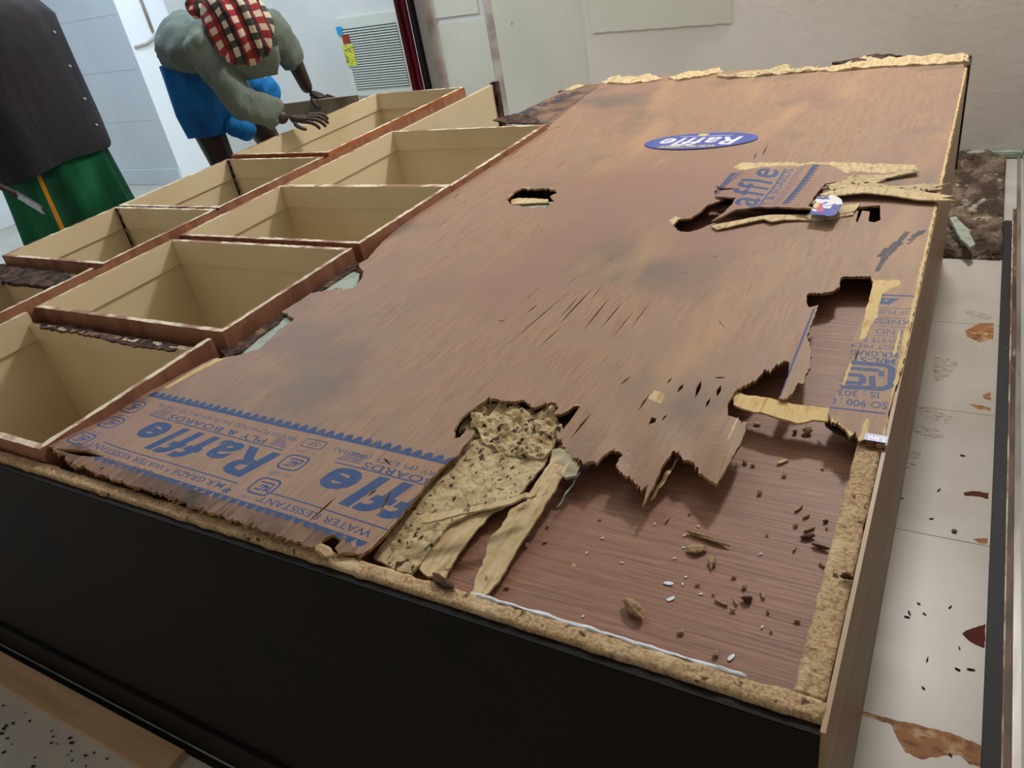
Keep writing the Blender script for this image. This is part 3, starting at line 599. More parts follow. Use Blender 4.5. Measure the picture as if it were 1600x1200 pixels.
rimstrip('front_rim', -2.40, -1.6, .4377, .459, .704, .03, 'rot', 'x', .004, 2)
rimstrip('glue_line', -.42, -.12, .4575, .4615, .7005, .008, 'flake', 'x', .0016, 7, label='bluish white glue line')
rimstrip('right_rim', -.079, -.0515, .459, 2.96, .6985, .03, 'chip', 'y', .0014, 3, label='pale chipped right rim')
boxobj('front_board', (-2.42, -.05, .4378, .4585, .012, .672), 'cavity', cab)
boxobj('plinth', (-2.42, -.05, .418, .4278, .002, .105), 'black_lam', cab, bevel=.002)
sp_ = boxobj('side_panel', (-.0505, -.046, .428, 2.97, .005, .699), 'side_lam', cab); sp_['label'] = 'olive brown laminated side panel'
boxobj('side_board', (-.078, -.0508, .46, 2.97, .012, .668), 'cavity', cab)
boxobj('end_board', (-1.5, -.08, 2.94, 2.965, .02, .69), 'rot', cab)
boxobj('plinth_edge', (-2.42, -.3, .4152, .4178, .0005, .0045), 'green_grey', cab)
boxobj('dark_floor_strip', (-2.42, -.3, .4005, .415, .0005, .003), 'black_lam', cab)  # thin black strip for the dark band between plinth and plank
boxobj('front_lip', (-1.34, -.05, .4245, .4282, .69, .697), 'black_lam', cab, bevel=.001)
# far edge: broken pale and dark strips
rnd = random.Random(5)
for k, px in enumerate(([(940, 128), (960, 118), (985, 120), (1010, 116), (1035, 122), (1010, 127), (980, 130)], [(1045, 121), (1070, 112), (1100, 110), (1125, 106), (1130, 110), (1105, 117), (1060, 124)],
    [(1120, 118), (1180, 110), (1230, 101), (1238, 107), (1280, 103), (1275, 110), (1200, 116), (1140, 121)], [(1255, 108), (1320, 99), (1350, 88), (1400, 89), (1500, 84), (1512, 87), (1514, 96), (1440, 100), (1380, 103), (1300, 110)],
    [(1300, 98), (1345, 88), (1390, 84), (1410, 86), (1360, 93), (1330, 101)])):
    slab('broken_edge', px, ZT + .006, .008, ('core', 'core', 'eaten', 'core', 'rot')[k], cab, 100 + k, .004, .012, zf=eat(.008, 25, k), grid=.02)
slab('broken_edge', [(1505, 90), (1517, 86), (1516, 100), (1508, 104)], ZT + .004, .03, 'rot', cab, 110)
boxobj('corner_post', (-.062, -.04, 2.95, 2.975, .35, .712), 'rot', cab)
# compartments
def compartment(x0, x1, y0, y1, z, zb=.22, label=None, rim_mats=('red_ply', 'cream', 'white_paint'), low_far=0, low_near=0, t=.012, band=.068):
    """cream box liner with a separate rim band whose outer faces are bare brown ply"""
    bm = bmesh.new(); d = .007; zl = z - band
    X0, X1, Y0, Y1 = x0 + t, x1 - t, y0 + t, y1 - t   # inner faces of band
    for (a, b, c_, e) in ((x0, X0 - d, y0, y1), (X1 + d, x1, y0, y1), (X0 - d, X1 + d, y0, Y0 - d), (X0 - d, X1 + d, Y1 + d, y1)):
        box(bm, a, b, c_, e, zb, zl - .0002)
    box(bm, X0 - d, X1 + d, Y0 - d, Y1 + d, zb, zb + .008)
    c = frombm('compartment', bm, 'cream', cab)
    if label: c['label'] = label
    rnd = random.Random(int(x0 * 100) + int(y0 * 77))
    def board(a0, a1, b0, b1, ztop, fac, along):
        bm = bmesh.new(); n = max(6, int((a1 - a0) / .012)); R_ = []
        for i in range(n + 1):
            a = a0 + (a1 - a0) * i / n; j1 = rnd.uniform(-.0010, .0006); j2 = rnd.uniform(-.0010, .0006)
            if along == 'x': pts = ((a, b0, zl), (a, b1, zl), (a, b1, ztop + j1), (a, b0, ztop + j2))
            else: pts = ((b1, a, zl), (b0, a, zl), (b0, a, ztop + j1), (b1, a, ztop + j2))
            R_.append([bm.verts.new(p) for p in pts])
        for i in range(n):
            for j in range(4):
                f = bm.faces.new((R_[i][j], R_[i][(j + 1) % 4], R_[i + 1][(j + 1) % 4], R_[i + 1][j]))
                f.material_index = (1, fac[1], 2, fac[0])[j]
        f = bm.faces.new(R_[0]); f.material_index = 0; f = bm.faces.new(list(reversed(R_[-1]))); f.material_index = 0
        bmesh.ops.recalc_face_normals(bm, faces=bm.faces[:])
        return bm
    # face order: along x: j=3 face is b0 side (-Y), j=1 is b1 side (+Y); along y: j=3 is +X side, j=1 is -X side
    for nm, args in (('rim_board', (y0, y1, x0, X0, z, (1, 0), 'y')), ('rim_board', (y0, y1, X1, x1, z, (0, 1), 'y')),
                     ('rim_board', (X0 + .0004, X1 - .0004, y0, Y0, z - low_near, (0, 1), 'x')), ('rim_board', (X0 + .0004, X1 - .0004, Y1, y1, z - low_far, (1, 0), 'x'))):
        frombm(nm, board(*args), list(rim_mats), c)
    return c
A = compartment(-1.892, -1.24, .462, .832, .725, low_far=.028)
B = compartment(-1.892, -1.24, .858, 1.275, .725)
Cc = compartment(-1.892, -1.24, 1.302, 1.712, .725)
D = compartment(-1.892, -1.24, 1.716, 2.318, .722)
boxobj('end_panel', (-1.8925, -1.878, 2.322, 3.06, .2, .712), 'cream', cab)
boxobj('end_panel', (-1.878, -1.60, 2.322, 3.0, .2, .21), 'cavity', cab)
XL = -2.372
E_ = compartment(XL, -1.896, .462, 1.035, .745, low_far=.045)
F_ = compartment(XL, -1.896, 1.062, 1.452, .745)
G_ = compartment(XL, -1.896, 1.462, 1.94, .745)
H_ = compartment(XL, -1.896, 1.965, 2.86, .752, rim_mats=('orange_ply', 'cream', 'white_paint'))
boxobj('broken_post', (-1.894, -1.862, 3.0605, 3.095, .3, .72), 'rot', cab, bevel=.003)
boxobj('divider', (-1.8965, -1.894, .462, 2.86, .65, .738), 'red_ply', cab)
# dark strips painted for the shade in the broken, open corner seams
for x, y, z1, z0 in ((XL + .016, 1.437, .744, .60), (XL + .016, 1.924, .744, .60)):
    bm = bmesh.new(); r_ = random.Random(3)
    pr = [(x + (0.004 if k % 2 else .012) + r_.uniform(0, .006), z1 - (z1 - z0) * k / 10) for k in range(11)]
    f0 = [bm.verts.new((x - .002, y, z1)), ] + [bm.verts.new((a, y - .0012, b)) for a, b in pr] + [bm.verts.new((x - .002, y, z0))]
    bm.faces.new(f0); bmesh.ops.solidify(bm, geom=bm.faces[:], thickness=.001); frombm('corner_gap_strip', bm, 'rot', cab)
slab('rotten_edge', [(0, 413), (60, 420), (128, 429), (118, 440), (96, 449), (50, 445), (0, 440)], .722, .01, 'rot', cab, 120, zf=eat(.004, 50, 3), grid=.012)
slab('rotten_edge', [(58, 503), (120, 510), (200, 525), (280, 538), (272, 548), (200, 538), (120, 520), (62, 512)], .697, .004, 'rot', cab, 121, zf=eat(.004, 50, 4), grid=.012)
slab('corner_splinter', [(770, 187), (800, 178), (820, 180), (840, 186), (848, 194), (800, 192), (786, 191)], .712, .004, 'rot', cab, 122, zf=eat(.004, 40, 4), grid=.015)
# bottom shell (the fronts, on the floor)
boxobj('bottom_shell', (-2.40, -.08, .46, 2.93, .004, .02), 'cavity', cab)
boxobj('left_shell', (-2.40, -2.374, .46, 2.88, .02, .715), 'red_ply', cab)
# ------------------------------------------------------------------ loose bits on the inner board and on the floor strip
def blob(name, p, z, s, mat, seed, el=(1, 1, .4), rz=0, pts=None):
    bm = bmesh.new(); bmesh.ops.create_icosphere(bm, subdivisions=2, radius=1)
    for v in bm.verts:
        n = 1 + .45 * noise.noise(v.co * 1.3 + Vector((seed * 3.1, seed, 0))) + .2 * noise.noise(v.co * 3 + Vector((seed, 0, 9)))
        v.co = Vector((v.co.x * s * el[0] * n, v.co.y * s * el[1] * n, v.co.z * s * el[2] * n))
    zm = min(v.co.z for v in bm.verts)
    for v in bm.verts: v.co.z -= zm
    o = frombm(name, bm, mat); c = at(p, z=z); o.location = (c.x, c.y, z + .0006); o.rotation_euler = (0, 0, rz); return o
ZI = .665
tag(blob('wood_chunk', (990, 955), ZI, .0115, 'crumb', 4, (1.4, .7, .5), -.5), 'largest tan chunk of chewed wood on the brown inner board near the front rim', 'wood chunk')
tag(blob('wood_crumb', (1087, 861), ZI, .010, 'crumb', 5, (1.2, .7, .3), .3), 'tan lump of chewed wood just below the long twig-like scrap', 'wood chunk')
o = blob('wood_crumb', (1113, 879), ZI, .008, 'crumb', 6, (.55, 1.4, .35), .2); tag(o, 'tan drop-shaped crumb under the lump on the inner board', 'wood chunk')
o = blob('wood_twig', (1103, 843), ZI, .010, 'crumb', 7, (2.7, .28, .28), -.15); tag(o, 'long thin curved scrap of chewed wood in the middle of the inner board', 'wood scrap')
# white flakes
big = [((1045, 913), .0065, .2), ((1048, 937), .0065, .9), ((1142, 1029), .0055, 1.2)]
lab = ['upper of two large bluish white paint flakes on the inner board', 'lower of two large bluish white paint flakes on the inner board', 'upright white paint flake near the front right corner of the inner board']
def flake(p, s, rz, m_, z=ZI, el=(1, .42), h=.0008, name='paint_flake'):
    bm = bmesh.new(); r_ = random.Random(int(p[0] * 7 + p[1]))
    vs_ = [bm.verts.new((s * el[0] * math.cos(a) * r_.uniform(.7, 1.1), s * el[1] * math.sin(a) * r_.uniform(.7, 1.1), 0)) for a in [k * math.pi / 4 for k in range(8)]]
    f = bm.faces.new(vs_); ex = bmesh.ops.extrude_face_region(bm, geom=[f]); bmesh.ops.translate(bm, verts=[v for v in ex['geom'] if isinstance(v, bmesh.types.BMVert)], vec=(0, 0, h))
    bmesh.ops.recalc_face_normals(bm, faces=bm.faces[:]); o = frombm(name, bm, m_); c = at(p, z=z); o.location = (c.x, c.y, z + .0009); o.rotation_euler = (0, 0, rz); return o
for (p, s, rz), l in zip(big, lab): tag(flake(p, s, rz, 'flake'), l, 'paint flake')
for p in zz(800, 560, 3, (668, 778), (875, 790), (810, 832), (805, 890), (515, 960), (762, 940), (815, 1028), (800, 1062), (885, 1108), (1165, 920), (425, 845), (350, 915)) + zz(500, 800, 2, (822, 328), (1382, 362)):
    tag(flake(p, .0024, random.Random(p[0]).uniform(0, 3), 'flake'), 'tiny bluish white paint speck on the brown inner board', 'paint flake', 'tiny paint specks on the inner board')
for i, p in enumerate(zz(800, 560, 3, (165, 795), (155, 862), (68, 880), (412, 757), (1130, 505), (1093, 490), (1455, 522), (1470, 770), (1330, 785), (1195, 830), (1040, 1030), (1090, 1075), (945, 1110), (870, 1065), (1325, 352), (832, 730), (1275, 555), (1160, 635), (1475, 800)) + zz(500, 800, 2, (585, 238), (1237, 448), (1400, 318), (1490, 343), (1128, 380), (1410, 375), (1290, 310))):
    tag(blob('wood_crumb', p, ZI, .0021 + .0009 * (i % 3), 'crumb' if i % 7 else 'crumb_dark', i + 11, (1.1, .7, .5), i), 'tiny wood crumb scattered on the brown inner board', 'wood crumb', 'tiny wood crumbs on the inner board')
for i, p in enumerate(zz(800, 560, 3, (728, 760), (1345, 705), (1380, 745), (1395, 805), (1325, 895), (1175, 1110), (1048, 1145), (980, 1150), (1455, 973), (1270, 490), (1150, 312))):
    tag(flake(p, .0062 + .002 * (i % 2), [1.5, 1.2, .9, .8, 1.5, 1.9, 2.1, 2.9, 2.6, .8, 0][i], 'crumb' if i not in (9, 10) else 'core', el=(1, .26), h=.0025, name='wood_splinter'), ['thin pale splinter directly under the hanging tongues', 'thin upright splinter in the right half of the inner board', 'slanted curled splinter at the right of the inner board', 'pale slanted splinter beside the dark curled scrap', 'upright tan stick left of the short dark stick', 'thin slanted brown splinter low on the inner board', 'pale pointed splinter in the lower cluster of scraps', 'flat tan splinter at the left of the lower cluster of scraps', 'small brown splinter touching the right rim', 'pale splinter lying alone in the shadowed upper part of the inner board', 'pale sliver lying below the yellow core strip'][i], 'splinter')
tag(blob('wood_stick', zz(800, 560, 3, (1448, 893))[0], ZI, .0035, 'crumb_dark', 40, (2.9, .7, .7), -.1), 'short dark brown stick near the right rim of the inner board', 'stick')
tag(blob('wood_scrap', zz(800, 560, 3, (1385, 845))[0], ZI, .0035, 'crumb_dark', 41, (2.3, .8, .8), .5), 'dark curled wood scrap above the short dark stick', 'wood scrap')
tag(blob('wood_scrap', zz(800, 560, 3, (1385, 350))[0], ZI, .005, 'crumb', 42, (1.2, 1, .8), .5), 'rough tan scrap in the shade under the yellow core strip', 'wood scrap')
tag(blob('wood_scrap', zz(800, 560, 3, (1100, 1138))[0], ZI, .0045, 'crumb_dark', 43, (1.3, .8, .8), .5), 'dark scrap in the lower cluster on the inner board', 'wood scrap')
tag(blob('wood_knot', (1323, 905), .6995, .004, 'rot', 44, (1.6, .7, .9), 0), 'dark knot of chewed wood lying on the right rim', 'wood scrap')
tag(blob('wood_scrap', (692, 912), .701, .010, 'rot', 45, (1.8, .6, .35), -.3), 'brown chewed lump on the front rim below the hanging veneer', 'wood scrap')
tag(blob('wood_scrap', (508, 866), .702, .010, 'chip', 46, (1.6, .8, .5), -.35), 'pale crumbly lump on the front rim at the torn notch', 'wood scrap')
for i, p in enumerate(zz(1200, 700, 2.4, (565, 585), (520, 635), (530, 620), (587, 624), (683, 598), (597, 795), (583, 902), (712, 832), (760, 832), (718, 752), (613, 267), (730, 30), (683, 1152), (500, 190), (640, 160))):
    tag(flake(p, .004 + .0015 * (i % 3), [-.3, 0, 2, -.5, 1, 1.4, 2.6, -.3, .1, 2, .3, 0, -.5, .2, 1.1][i], 'black_bit', 0, (1, .22), .002, 'wood_splinter'), 'tiny black splinter on the white floor tiles beside the cabinet', 'splinter', 'black splinters on the white tiles')
tag(blob('wood_crumb', (1491, 831), 0, .005, 'crumb', 50, (1.1, .8, .7)), 'small tan crumb beside the tile joint on the white floor', 'wood crumb')
r_ = random.Random(9)
for i in range(26):
    px_ = r_.uniform(2, 190); py_ = r_.uniform(1092 + px_ * .56, 1199) if px_ < 180 else 1198; fp_ = at((px_, py_), z=0); x, y = fp_.x, fp_.y
    o = blob('wood_crumb', (0, 0), 0, r_.uniform(.0014, .0038), 'black_bit', i + 60, (1.3, .8, .6), r_.uniform(0, 3)); o.location = (x, y, .0006)
    tag(o, 'dark crumb on the dusty floor in front of the cabinet', 'wood crumb', 'dark crumbs on the floor in front of the cabinet')
# beige plank lying on the floor in front
pl = boxobj('floor_plank', (-2.05, -1.222, .337, .399, .0008, .019), 'plank', bevel=.0015); tag(pl, 'narrow beige plank lying on the floor along the dark front panel', 'plank')
# loose grey board held at the far end
bm = bmesh.new(); box(bm, -.24, .24, -.006, .006, -.035, .035); bb = frombm('loose_board', bm, 'board_grey'); cb_ = at((498, 172), y=2.72)
bb.location = (cb_.x - .02, cb_.y, cb_.z + .01); bb.rotation_euler = (0, 0, .18); tag(bb, 'short grey board held by the bending man at the far compartment', 'board')
# ------------------------------------------------------------------ things at the back wall
ap = root('louvred_unit', (-3.4, WY, .47), 'pale louvred appliance grille on the back wall beside the red cloth', 'air conditioner')
x0, x1, z0, z1 = -3.66, -3.14, .475, .965
bm = bmesh.new(); box(bm, x0, x1, WY - .05, WY, z0, z1); bmesh.ops.bevel(bm, geom=bm.edges[:], offset=.008, segments=2, affect='EDGES'); frombm('casing', bm, 'appliance', ap)
boxobj('slot_panel', (x0 + .05, x1 - .03, WY - .0515, WY - .0495, z0 + .05, z1 - .07), 'appliance_slot', ap)
bm = bmesh.new(); n = 24
for i in range(n):
    z = z0 + .055 + (z1 - z0 - .125) * i / n; box(bm, x0 + .05, x1 - .03, WY - .058, WY - .0516, z, z + .0085)
frombm('louvres', bm, 'appliance', ap)
boxobj('label', (x0 + .015, x0 + .06, WY - .0602, WY - .0585, z1 - .10, z1 - .05), 'label_blue', ap)
boxobj('label', (x0 + .045, x0 + .105, WY - .0602, WY - .0585, z1 - .155, z1 - .105), 'label_red', ap)
boxobj('label', (x0 + .03, x0 + .115, WY - .0602, WY - .0585, z1 - .29, z1 - .16), 'label_yellow', ap)
def curtain(name, xa, xb, za, zb_, y, mat, amp, nf, parent=None):
    bm = bmesh.new(); n = 60; k = 14; G = []
    for i in range(n + 1):
        t = i / n; G.append([bm.verts.new((xa + (xb - xa) * t + .0 * j, y + amp * math.sin(t * nf * 6.28 + j * .12), za + (zb_ - za) * j / k)) for j in range(k + 1)])
    for i in range(n):
        for j in range(k): bm.faces.new((G[i][j], G[i + 1][j], G[i + 1][j + 1], G[i][j + 1]))
    bmesh.ops.solidify(bm, geom=bm.faces[:], thickness=.002); return frombm(name, bm, mat, parent, True)
cu = curtain('red_cloth', -3.13, -3.04, .03, 2.4, WY - .09, 'cloth_red', .014, 2); tag(cu, 'dark red cloth hanging beside the louvred grille', 'cloth')
cu2 = curtain('dark_cloth', -3.036, -2.975, .03, 2.4, WY - .085, 'cloth_dark', .01, 1.5); tag(cu2, 'blackish cloth hanging between the red cloth and the white panels', 'cloth')
def tube(name, pts, r, mat, parent=None, res=6):
    bm = bmesh.new(); rings = []
    P_ = [Vector(p) for p in pts]
    for i, p in enumerate(P_):
        d = (P_[min(i + 1, len(P_) - 1)] - P_[max(i - 1, 0)]).normalized(); u = d.orthogonal().normalized(); v = d.cross(u)
        if i and u.dot(pu) < 0: u = -u; v = -v
        pu = u
        rings.append([bm.verts.new(p + (u * math.cos(a) + v * math.sin(a)) * r) for a in [k * 2 * math.pi / res for k in range(res)]])
    for i in range(len(rings) - 1):
        for j in range(res): bm.faces.new((rings[i][j], rings[i][(j + 1) % res], rings[i + 1][(j + 1) % res], rings[i + 1][j]))
    bm.faces.new(rings[0]); bm.faces.new(list(reversed(rings[-1]))); bmesh.ops.recalc_face_normals(bm, faces=bm.faces[:])
    return frombm(name, bm, mat, parent, True)
jx = -5.24
ct = tube('cable_conduit', [(jx + .012, 4.03, 3.0), (jx + .012, 4.03, 1.05)], .012, 'wall_seam'); tag(ct, 'vertical cable conduit on the bright strip of wall by the tiles', 'conduit')
cw = tube('loose_cable', [(jx + .01, 3.84, .985), (jx + .015, 3.95, .99), (jx + .02, 4.03, 1.02), (jx + .015, 4.1, 1.0), (jx + .012, 4.2, .995)], .012, 'wire'); tag(cw, 'bundle of loose cable ends crossing the bright strip of wall', 'cable')
cw = tube('loose_cable', [(jx + .03, 4.05, 1.0), (jx + .03, 4.08, .93), (jx + .03, 4.15, .89), (jx + .03, 4.2, .9)], .004, 'wire'); tag(cw, 'thin looping wire hanging below the cable bundle', 'cable')
# ------------------------------------------------------------------ people
def skin(name, chains, mat, parent=None, sub=2, tex=None):
    """chains: list of [(pos, radius or (rx, ry)), ...]; points closer than 1 mm are shared"""
    me = bpy.data.meshes.new(name); V = []; E_l = []; Rr = []; roots = []
    def idx(p, r):
        for i, q_ in enumerate(V):
            if (q_ - p).length < .001: return i, False
        V.append(p); Rr.append(r); return len(V) - 1, True
    for ch in chains:
        prev = None; first_new = None
        for k, (p, r) in enumerate(ch):
            i, new = idx(Vector(p), r if isinstance(r, tuple) else (r, r))
            if k == 0 and new: roots.append(i)
            if prev is not None and prev != i: E_l.append((prev, i))
            prev = i
    me.from_pydata(V, E_l, []); o = link(name, me, mat, parent)
    if not me.skin_vertices: 
        md = o.modifiers.new('skin', 'SKIN')
        if not me.skin_vertices:
            bm = bmesh.new(); bm.from_mesh(me); bm.verts.layers.skin.verify(); bm.to_mesh(me); bm.free()
    else: md = o.modifiers.new('skin', 'SKIN')
    for i, s in enumerate(me.skin_vertices[0].data): s.radius = Rr[i]; s.use_root = i in roots
    md.use_smooth_shade = True; md.branch_smoothing = .6
    m2 = o.modifiers.new('sub', 'SUBSURF'); m2.levels = sub; m2.render_levels = sub
    # bake to a plain mesh
    dg = bpy.context.evaluated_depsgraph_get(); me2 = bpy.data.meshes.new_from_object(o.evaluated_get(dg)); o.modifiers.clear(); o.data = me2
    if not me2.materials: me2.materials.append(M(mat))
    for p in me2.polygons: p.use_smooth = True
    return o
def wrinkle(o, amp, s, seed=0, st=(1, 1, 1)):
    me = o.data; me.update()
    ns = [v.normal.copy() for v in me.vertices]
    for v, n in zip(me.vertices, ns):
        c = Vector((v.co.x * st[0], v.co.y * st[1], v.co.z * st[2])) * s + Vector((seed, 0, 0))
        v.co += n * amp * (noise.noise(c) + .5 * noise.noise(c * 2.2))
def finger_chains(wrist, palm_dir, side_dir, L_=.085, curl=(0, 0, -1), spread=.02, r=.0085):
    """palm chain and five finger chains; the palm runs from the wrist along palm_dir, fingers bend toward curl"""
    w_ = Vector(wrist); d = Vector(palm_dir).normalized(); s = Vector(side_dir).normalized(); c = Vector(curl).normalized()
    chains = [[(w_, (.024, .018)), (w_ + d * .035, (.034, .017)), (w_ + d * .075, (.036, .014))]]
    for k, (o_, ln) in enumerate(((-.027, .88), (-.009, 1.0), (.009, .95), (.027, .75))):
        b = w_ + d * .072 + s * o_; 
        p1 = b + d * L_ * ln * .42 + s * o_ * .35 + c * .006; p2 = p1 + (d * .8 + c * .6).normalized() * L_ * ln * .33; p3 = p2 + (d * .45 + c * .9).normalized() * L_ * ln * .28
        chains.append([(b - d * .02, r), (p1, r), (p2, r * .92), (p3, r * .75)])
    b = w_ + d * .03 - s * .026
    chains.append([(b + s * .012, r * 1.15), (b - s * .022 + d * .022 + c * .006, r * 1.1), (b - s * .036 + d * .05 + c * .014, r * .95), (b - s * .036 + d * .068 + c * .022, r * .8)])
    return chains
def head_parts(o_head, up, fwd, parent, eye='sticker_white'):
    pass
def headmesh(chains_center, up, fwd):
    return []
def make_head(c, up, fwd, s=1.0):
    """head surface as a bmesh: skull, brow, nose, mouth, chin, ears"""
    up = Vector(up).normalized(); fwd = Vector(fwd); fwd = (fwd - up * fwd.dot(up)).normalized(); sd = fwd.cross(up)
    bm = bmesh.new(); bmesh.ops.create_uvsphere(bm, u_segments=32, v_segments=24, radius=1)
    def g(x, s_): return math.exp(-(x / s_) ** 2)
    for v in bm.verts:
        x, y, z = v.co  # x side, y forward, z up
        X, Y, Z = x * .076, y * .095, z * .118
        if z < 0: X *= 1 - .28 * (-z) ** 1.5; Y = Y * (1 - .10 * -z) + (.012 * -z if y > 0 else .02 * z * y * -1)
        if y > 0:
            Y += .024 * g(x, .16) * g(z + .22, .2) + .010 * g(x, .2) * g(z + .33, .07)      # nose
            Y -= .010 * (g(x - .38, .16) + g(x + .38, .16)) * g(z - .02, .12)              # eye sockets
            Y += .006 * g(z - .17, .08) * g(x, .6)                                          # brow
            Y += .006 * g(x, .3) * (g(z + .56, .06) + g(z + .66, .06)) - .004 * g(x, .32) * g(z + .61, .03)  # lips
            Y += .010 * g(x, .25) * g(z + .92, .14)                                         # chin
        X += math.copysign(.016, x) * g(abs(x) - 1, .10) * g(z + .1, .2) * g(y + .05, .25)    # ears
        v.co = Vector(c) + (sd * X + fwd * Y + up * Z) * s
    return bm, sd
def join(o, others):
    """merge other meshes into o so that the body is one mesh"""
    bm = bmesh.new(); bm.from_mesh(o.data)
    for b in others: 
        tmp = bpy.data.meshes.new('tmp'); b.to_mesh(tmp) if isinstance(b, bmesh.types.BMesh) else None
        if isinstance(b, bmesh.types.BMesh): bm.from_mesh(tmp); b.free()
        else:
            bm.from_mesh(b.data); C.objects.unlink(b)
    bm.to_mesh(o.data); bm.free()
    for p in o.data.polygons: p.use_smooth = True
def loft(name, rings, mats, parent, n=64, mi=None, smooth=True, cap=False):
    """rings: (centre, rx, ry, rot, fold amplitude, folds, phase)"""
    bm = bmesh.new(); G = []
    for k, (c, rx, ry, rot, fa, nf, ph) in enumerate(rings):
        row = []
        for i in range(n):
            a = 2 * math.pi * i / n; r = 1 + fa * (math.sin(a * nf + ph) + .5 * math.sin(a * (nf * 1.7 // 1) + ph * 2))
            x, y = rx * r * math.cos(a), ry * r * math.sin(a)
            row.append(bm.verts.new((c[0] + x * math.cos(rot) - y * math.sin(rot), c[1] + x * math.sin(rot) + y * math.cos(rot), c[2])))
        G.append(row)
    for k in range(len(G) - 1):
        for i in range(n):
            f = bm.faces.new((G[k][i], G[k + 1][i], G[k + 1][(i + 1) % n], G[k][(i + 1) % n])); f.material_index = mi(k, i) if mi else 0
    if cap: bm.faces.new(G[0])
    bmesh.ops.recalc_face_normals(bm, faces=bm.faces[:])
    return frombm(name, bm, mats, parent, smooth)
# --- man at the far left, standing: charcoal shirt, green lungi
mx, my = -3.19, 1.78
def m1(dx, dy, z): return (mx + dx, my + dy, z)
fw = Vector((.97, .243, 0))    # facing
sd = Vector((-fw.y * -1, 0, 0)); left = Vector((-fw.y, fw.x, 0))  # his left
def b1(f, l, z): p = fw * f + left * l; return (mx + p.x, my + p.y, z)
HW = at((-62, 262), y=1.44)
body = skin('person', [
    [(b1(0, 0, .92), (.13, .10)), (b1(.02, 0, 1.08), (.13, .11)), (b1(0, 0, 1.25), (.14, .10)), (b1(-.01, 0, 1.38), (.12, .08)), (b1(0, 0, 1.46), .05), (b1(.01, 0, 1.52), .05)],
    [(b1(0, 0, .92), (.13, .10)), (b1(0, .09, .85), .08), (b1(.02, .10, .47), .055), (b1(0, .11, .10), .036), (b1(.04, .11, .045), .038), (b1(.14, .12, .03), .03), (b1(.18, .12, .025), .022)],
    [(b1(0, 0, .92), (.13, .10)), (b1(0, -.09, .85), .08), (b1(.02, -.10, .47), .055), (b1(0, -.11, .10), .036), (b1(.04, -.11, .045), .038), (b1(.14, -.12, .03), .03), (b1(.18, -.12, .025), .022)],
    [(b1(-.01, 0, 1.38), (.12, .08)), (b1(0, .17, 1.36), .055), (b1(-.05, .21, 1.10), .042), (b1(-.06, .24, .90), .030), (b1(-.055, .245, .86), .024)],
    [(b1(-.01, 0, 1.38), (.12, .08)), (b1(0, -.17, 1.36), .055), (b1(-.06, -.29, 1.10), .042), (HW - Vector((.02, .03, -.02)), .030), (HW, .024)]], 'skin')
hb, s_ = make_head(b1(.03, 0, 1.615), (0, 0, 1), fw)
hA = skin('h', finger_chains(b1(-.055, .245, .86), (.0, .0, -1), fw, curl=-left), 'skin')
hB = skin('h', finger_chains(HW, (at((-20, 285), y=1.44) - HW), (0, 0, 1), curl=left, L_=.07), 'skin')
join(body, [hb, hA, hB])
tag(body, 'person standing at the far left in charcoal shirt and green lungi, holding a steel bar', 'person')
shirt = skin('shirt', [
    [(b1(0, 0, .84), (.205, .165)), (b1(.02, 0, 1.0), (.20, .175)), (b1(.02, 0, 1.2), (.195, .15)), (b1(-.01, 0, 1.38), (.16, .10)), (b1(0, 0, 1.45), .068)],
    [(b1(-.01, 0, 1.38), (.16, .10)), (b1(0, .18, 1.35), .075), (b1(-.05, .21, 1.12), .062), (b1(-.06, .215, .98), .055)],
    [(b1(-.01, 0, 1.38), (.16, .10)), (b1(0, -.19, 1.35), .075), (b1(-.06, -.29, 1.12), .066), (b1(-.06, -.30, 1.06), .064)]], 'shirt_dark', body, sub=3)
wrinkle(shirt, .012, 7, 2, (1, 1, .5))
# flaring front edge with buttons
rings = [(b1(.025, 0, z), .235 + .02 * (1.30 - z), .185 + .02 * (1.30 - z), math.atan2(left.y, left.x), .015, 5, z * 3) for z in (1.30, 1.2, 1.1, 1.0, .92, .86, .80)]
rings = [(b1(.0, 0, 1.40), .15, .10, rings[0][3], 0, 5, 0), (b1(.015, 0, 1.36), .20, .15, rings[0][3], .01, 5, 0)] + rings
hem = loft('shirt_tail', rings, ['shirt_dark', 'shirt_edge'], body, mi=lambda k, i: 1 if i in (50, 51) else 0)
for v in hem.data.vertices:
    if v.co.z < .81: v.co.z += .02 * math.sin((v.co.x + v.co.y) * 9)
wrinkle(hem, .010, 9, 4, (1, 1, .35))
for z in (1.24, 1.12, 1.0, .9):
    a = 2 * math.pi * 51.3 / 64; rx, ry = .238 + .02 * (1.3 - z), .188 + .02 * (1.3 - z); rot = math.atan2(left.y, left.x); c = b1(.025, 0, z)
    bx, by = rx * math.cos(a), ry * math.sin(a); bm = bmesh.new(); bmesh.ops.create_uvsphere(bm, u_segments=8, v_segments=6, radius=.006)
    bmesh.ops.translate(bm, verts=bm.verts[:], vec=(c[0] + bx * math.cos(rot) - by * math.sin(rot), c[1] + bx * math.sin(rot) + by * math.cos(rot), z)); frombm('button', bm, 'button', body, True)
rings = []
for k in range(14):
    z = .90 - k * .06; t = k / 13
    rings.append((b1(0, 0, z), .21 + .07 * t, .19 + .06 * t, math.atan2(left.y, left.x), .022 + .05 * t, 9, 1 + .3 * t))
lungi = loft('lungi', rings, ['lungi_green', 'lungi_orange'], body, n=96, mi=lambda k, i: 1 if i == 56 else 0)
eyes = []
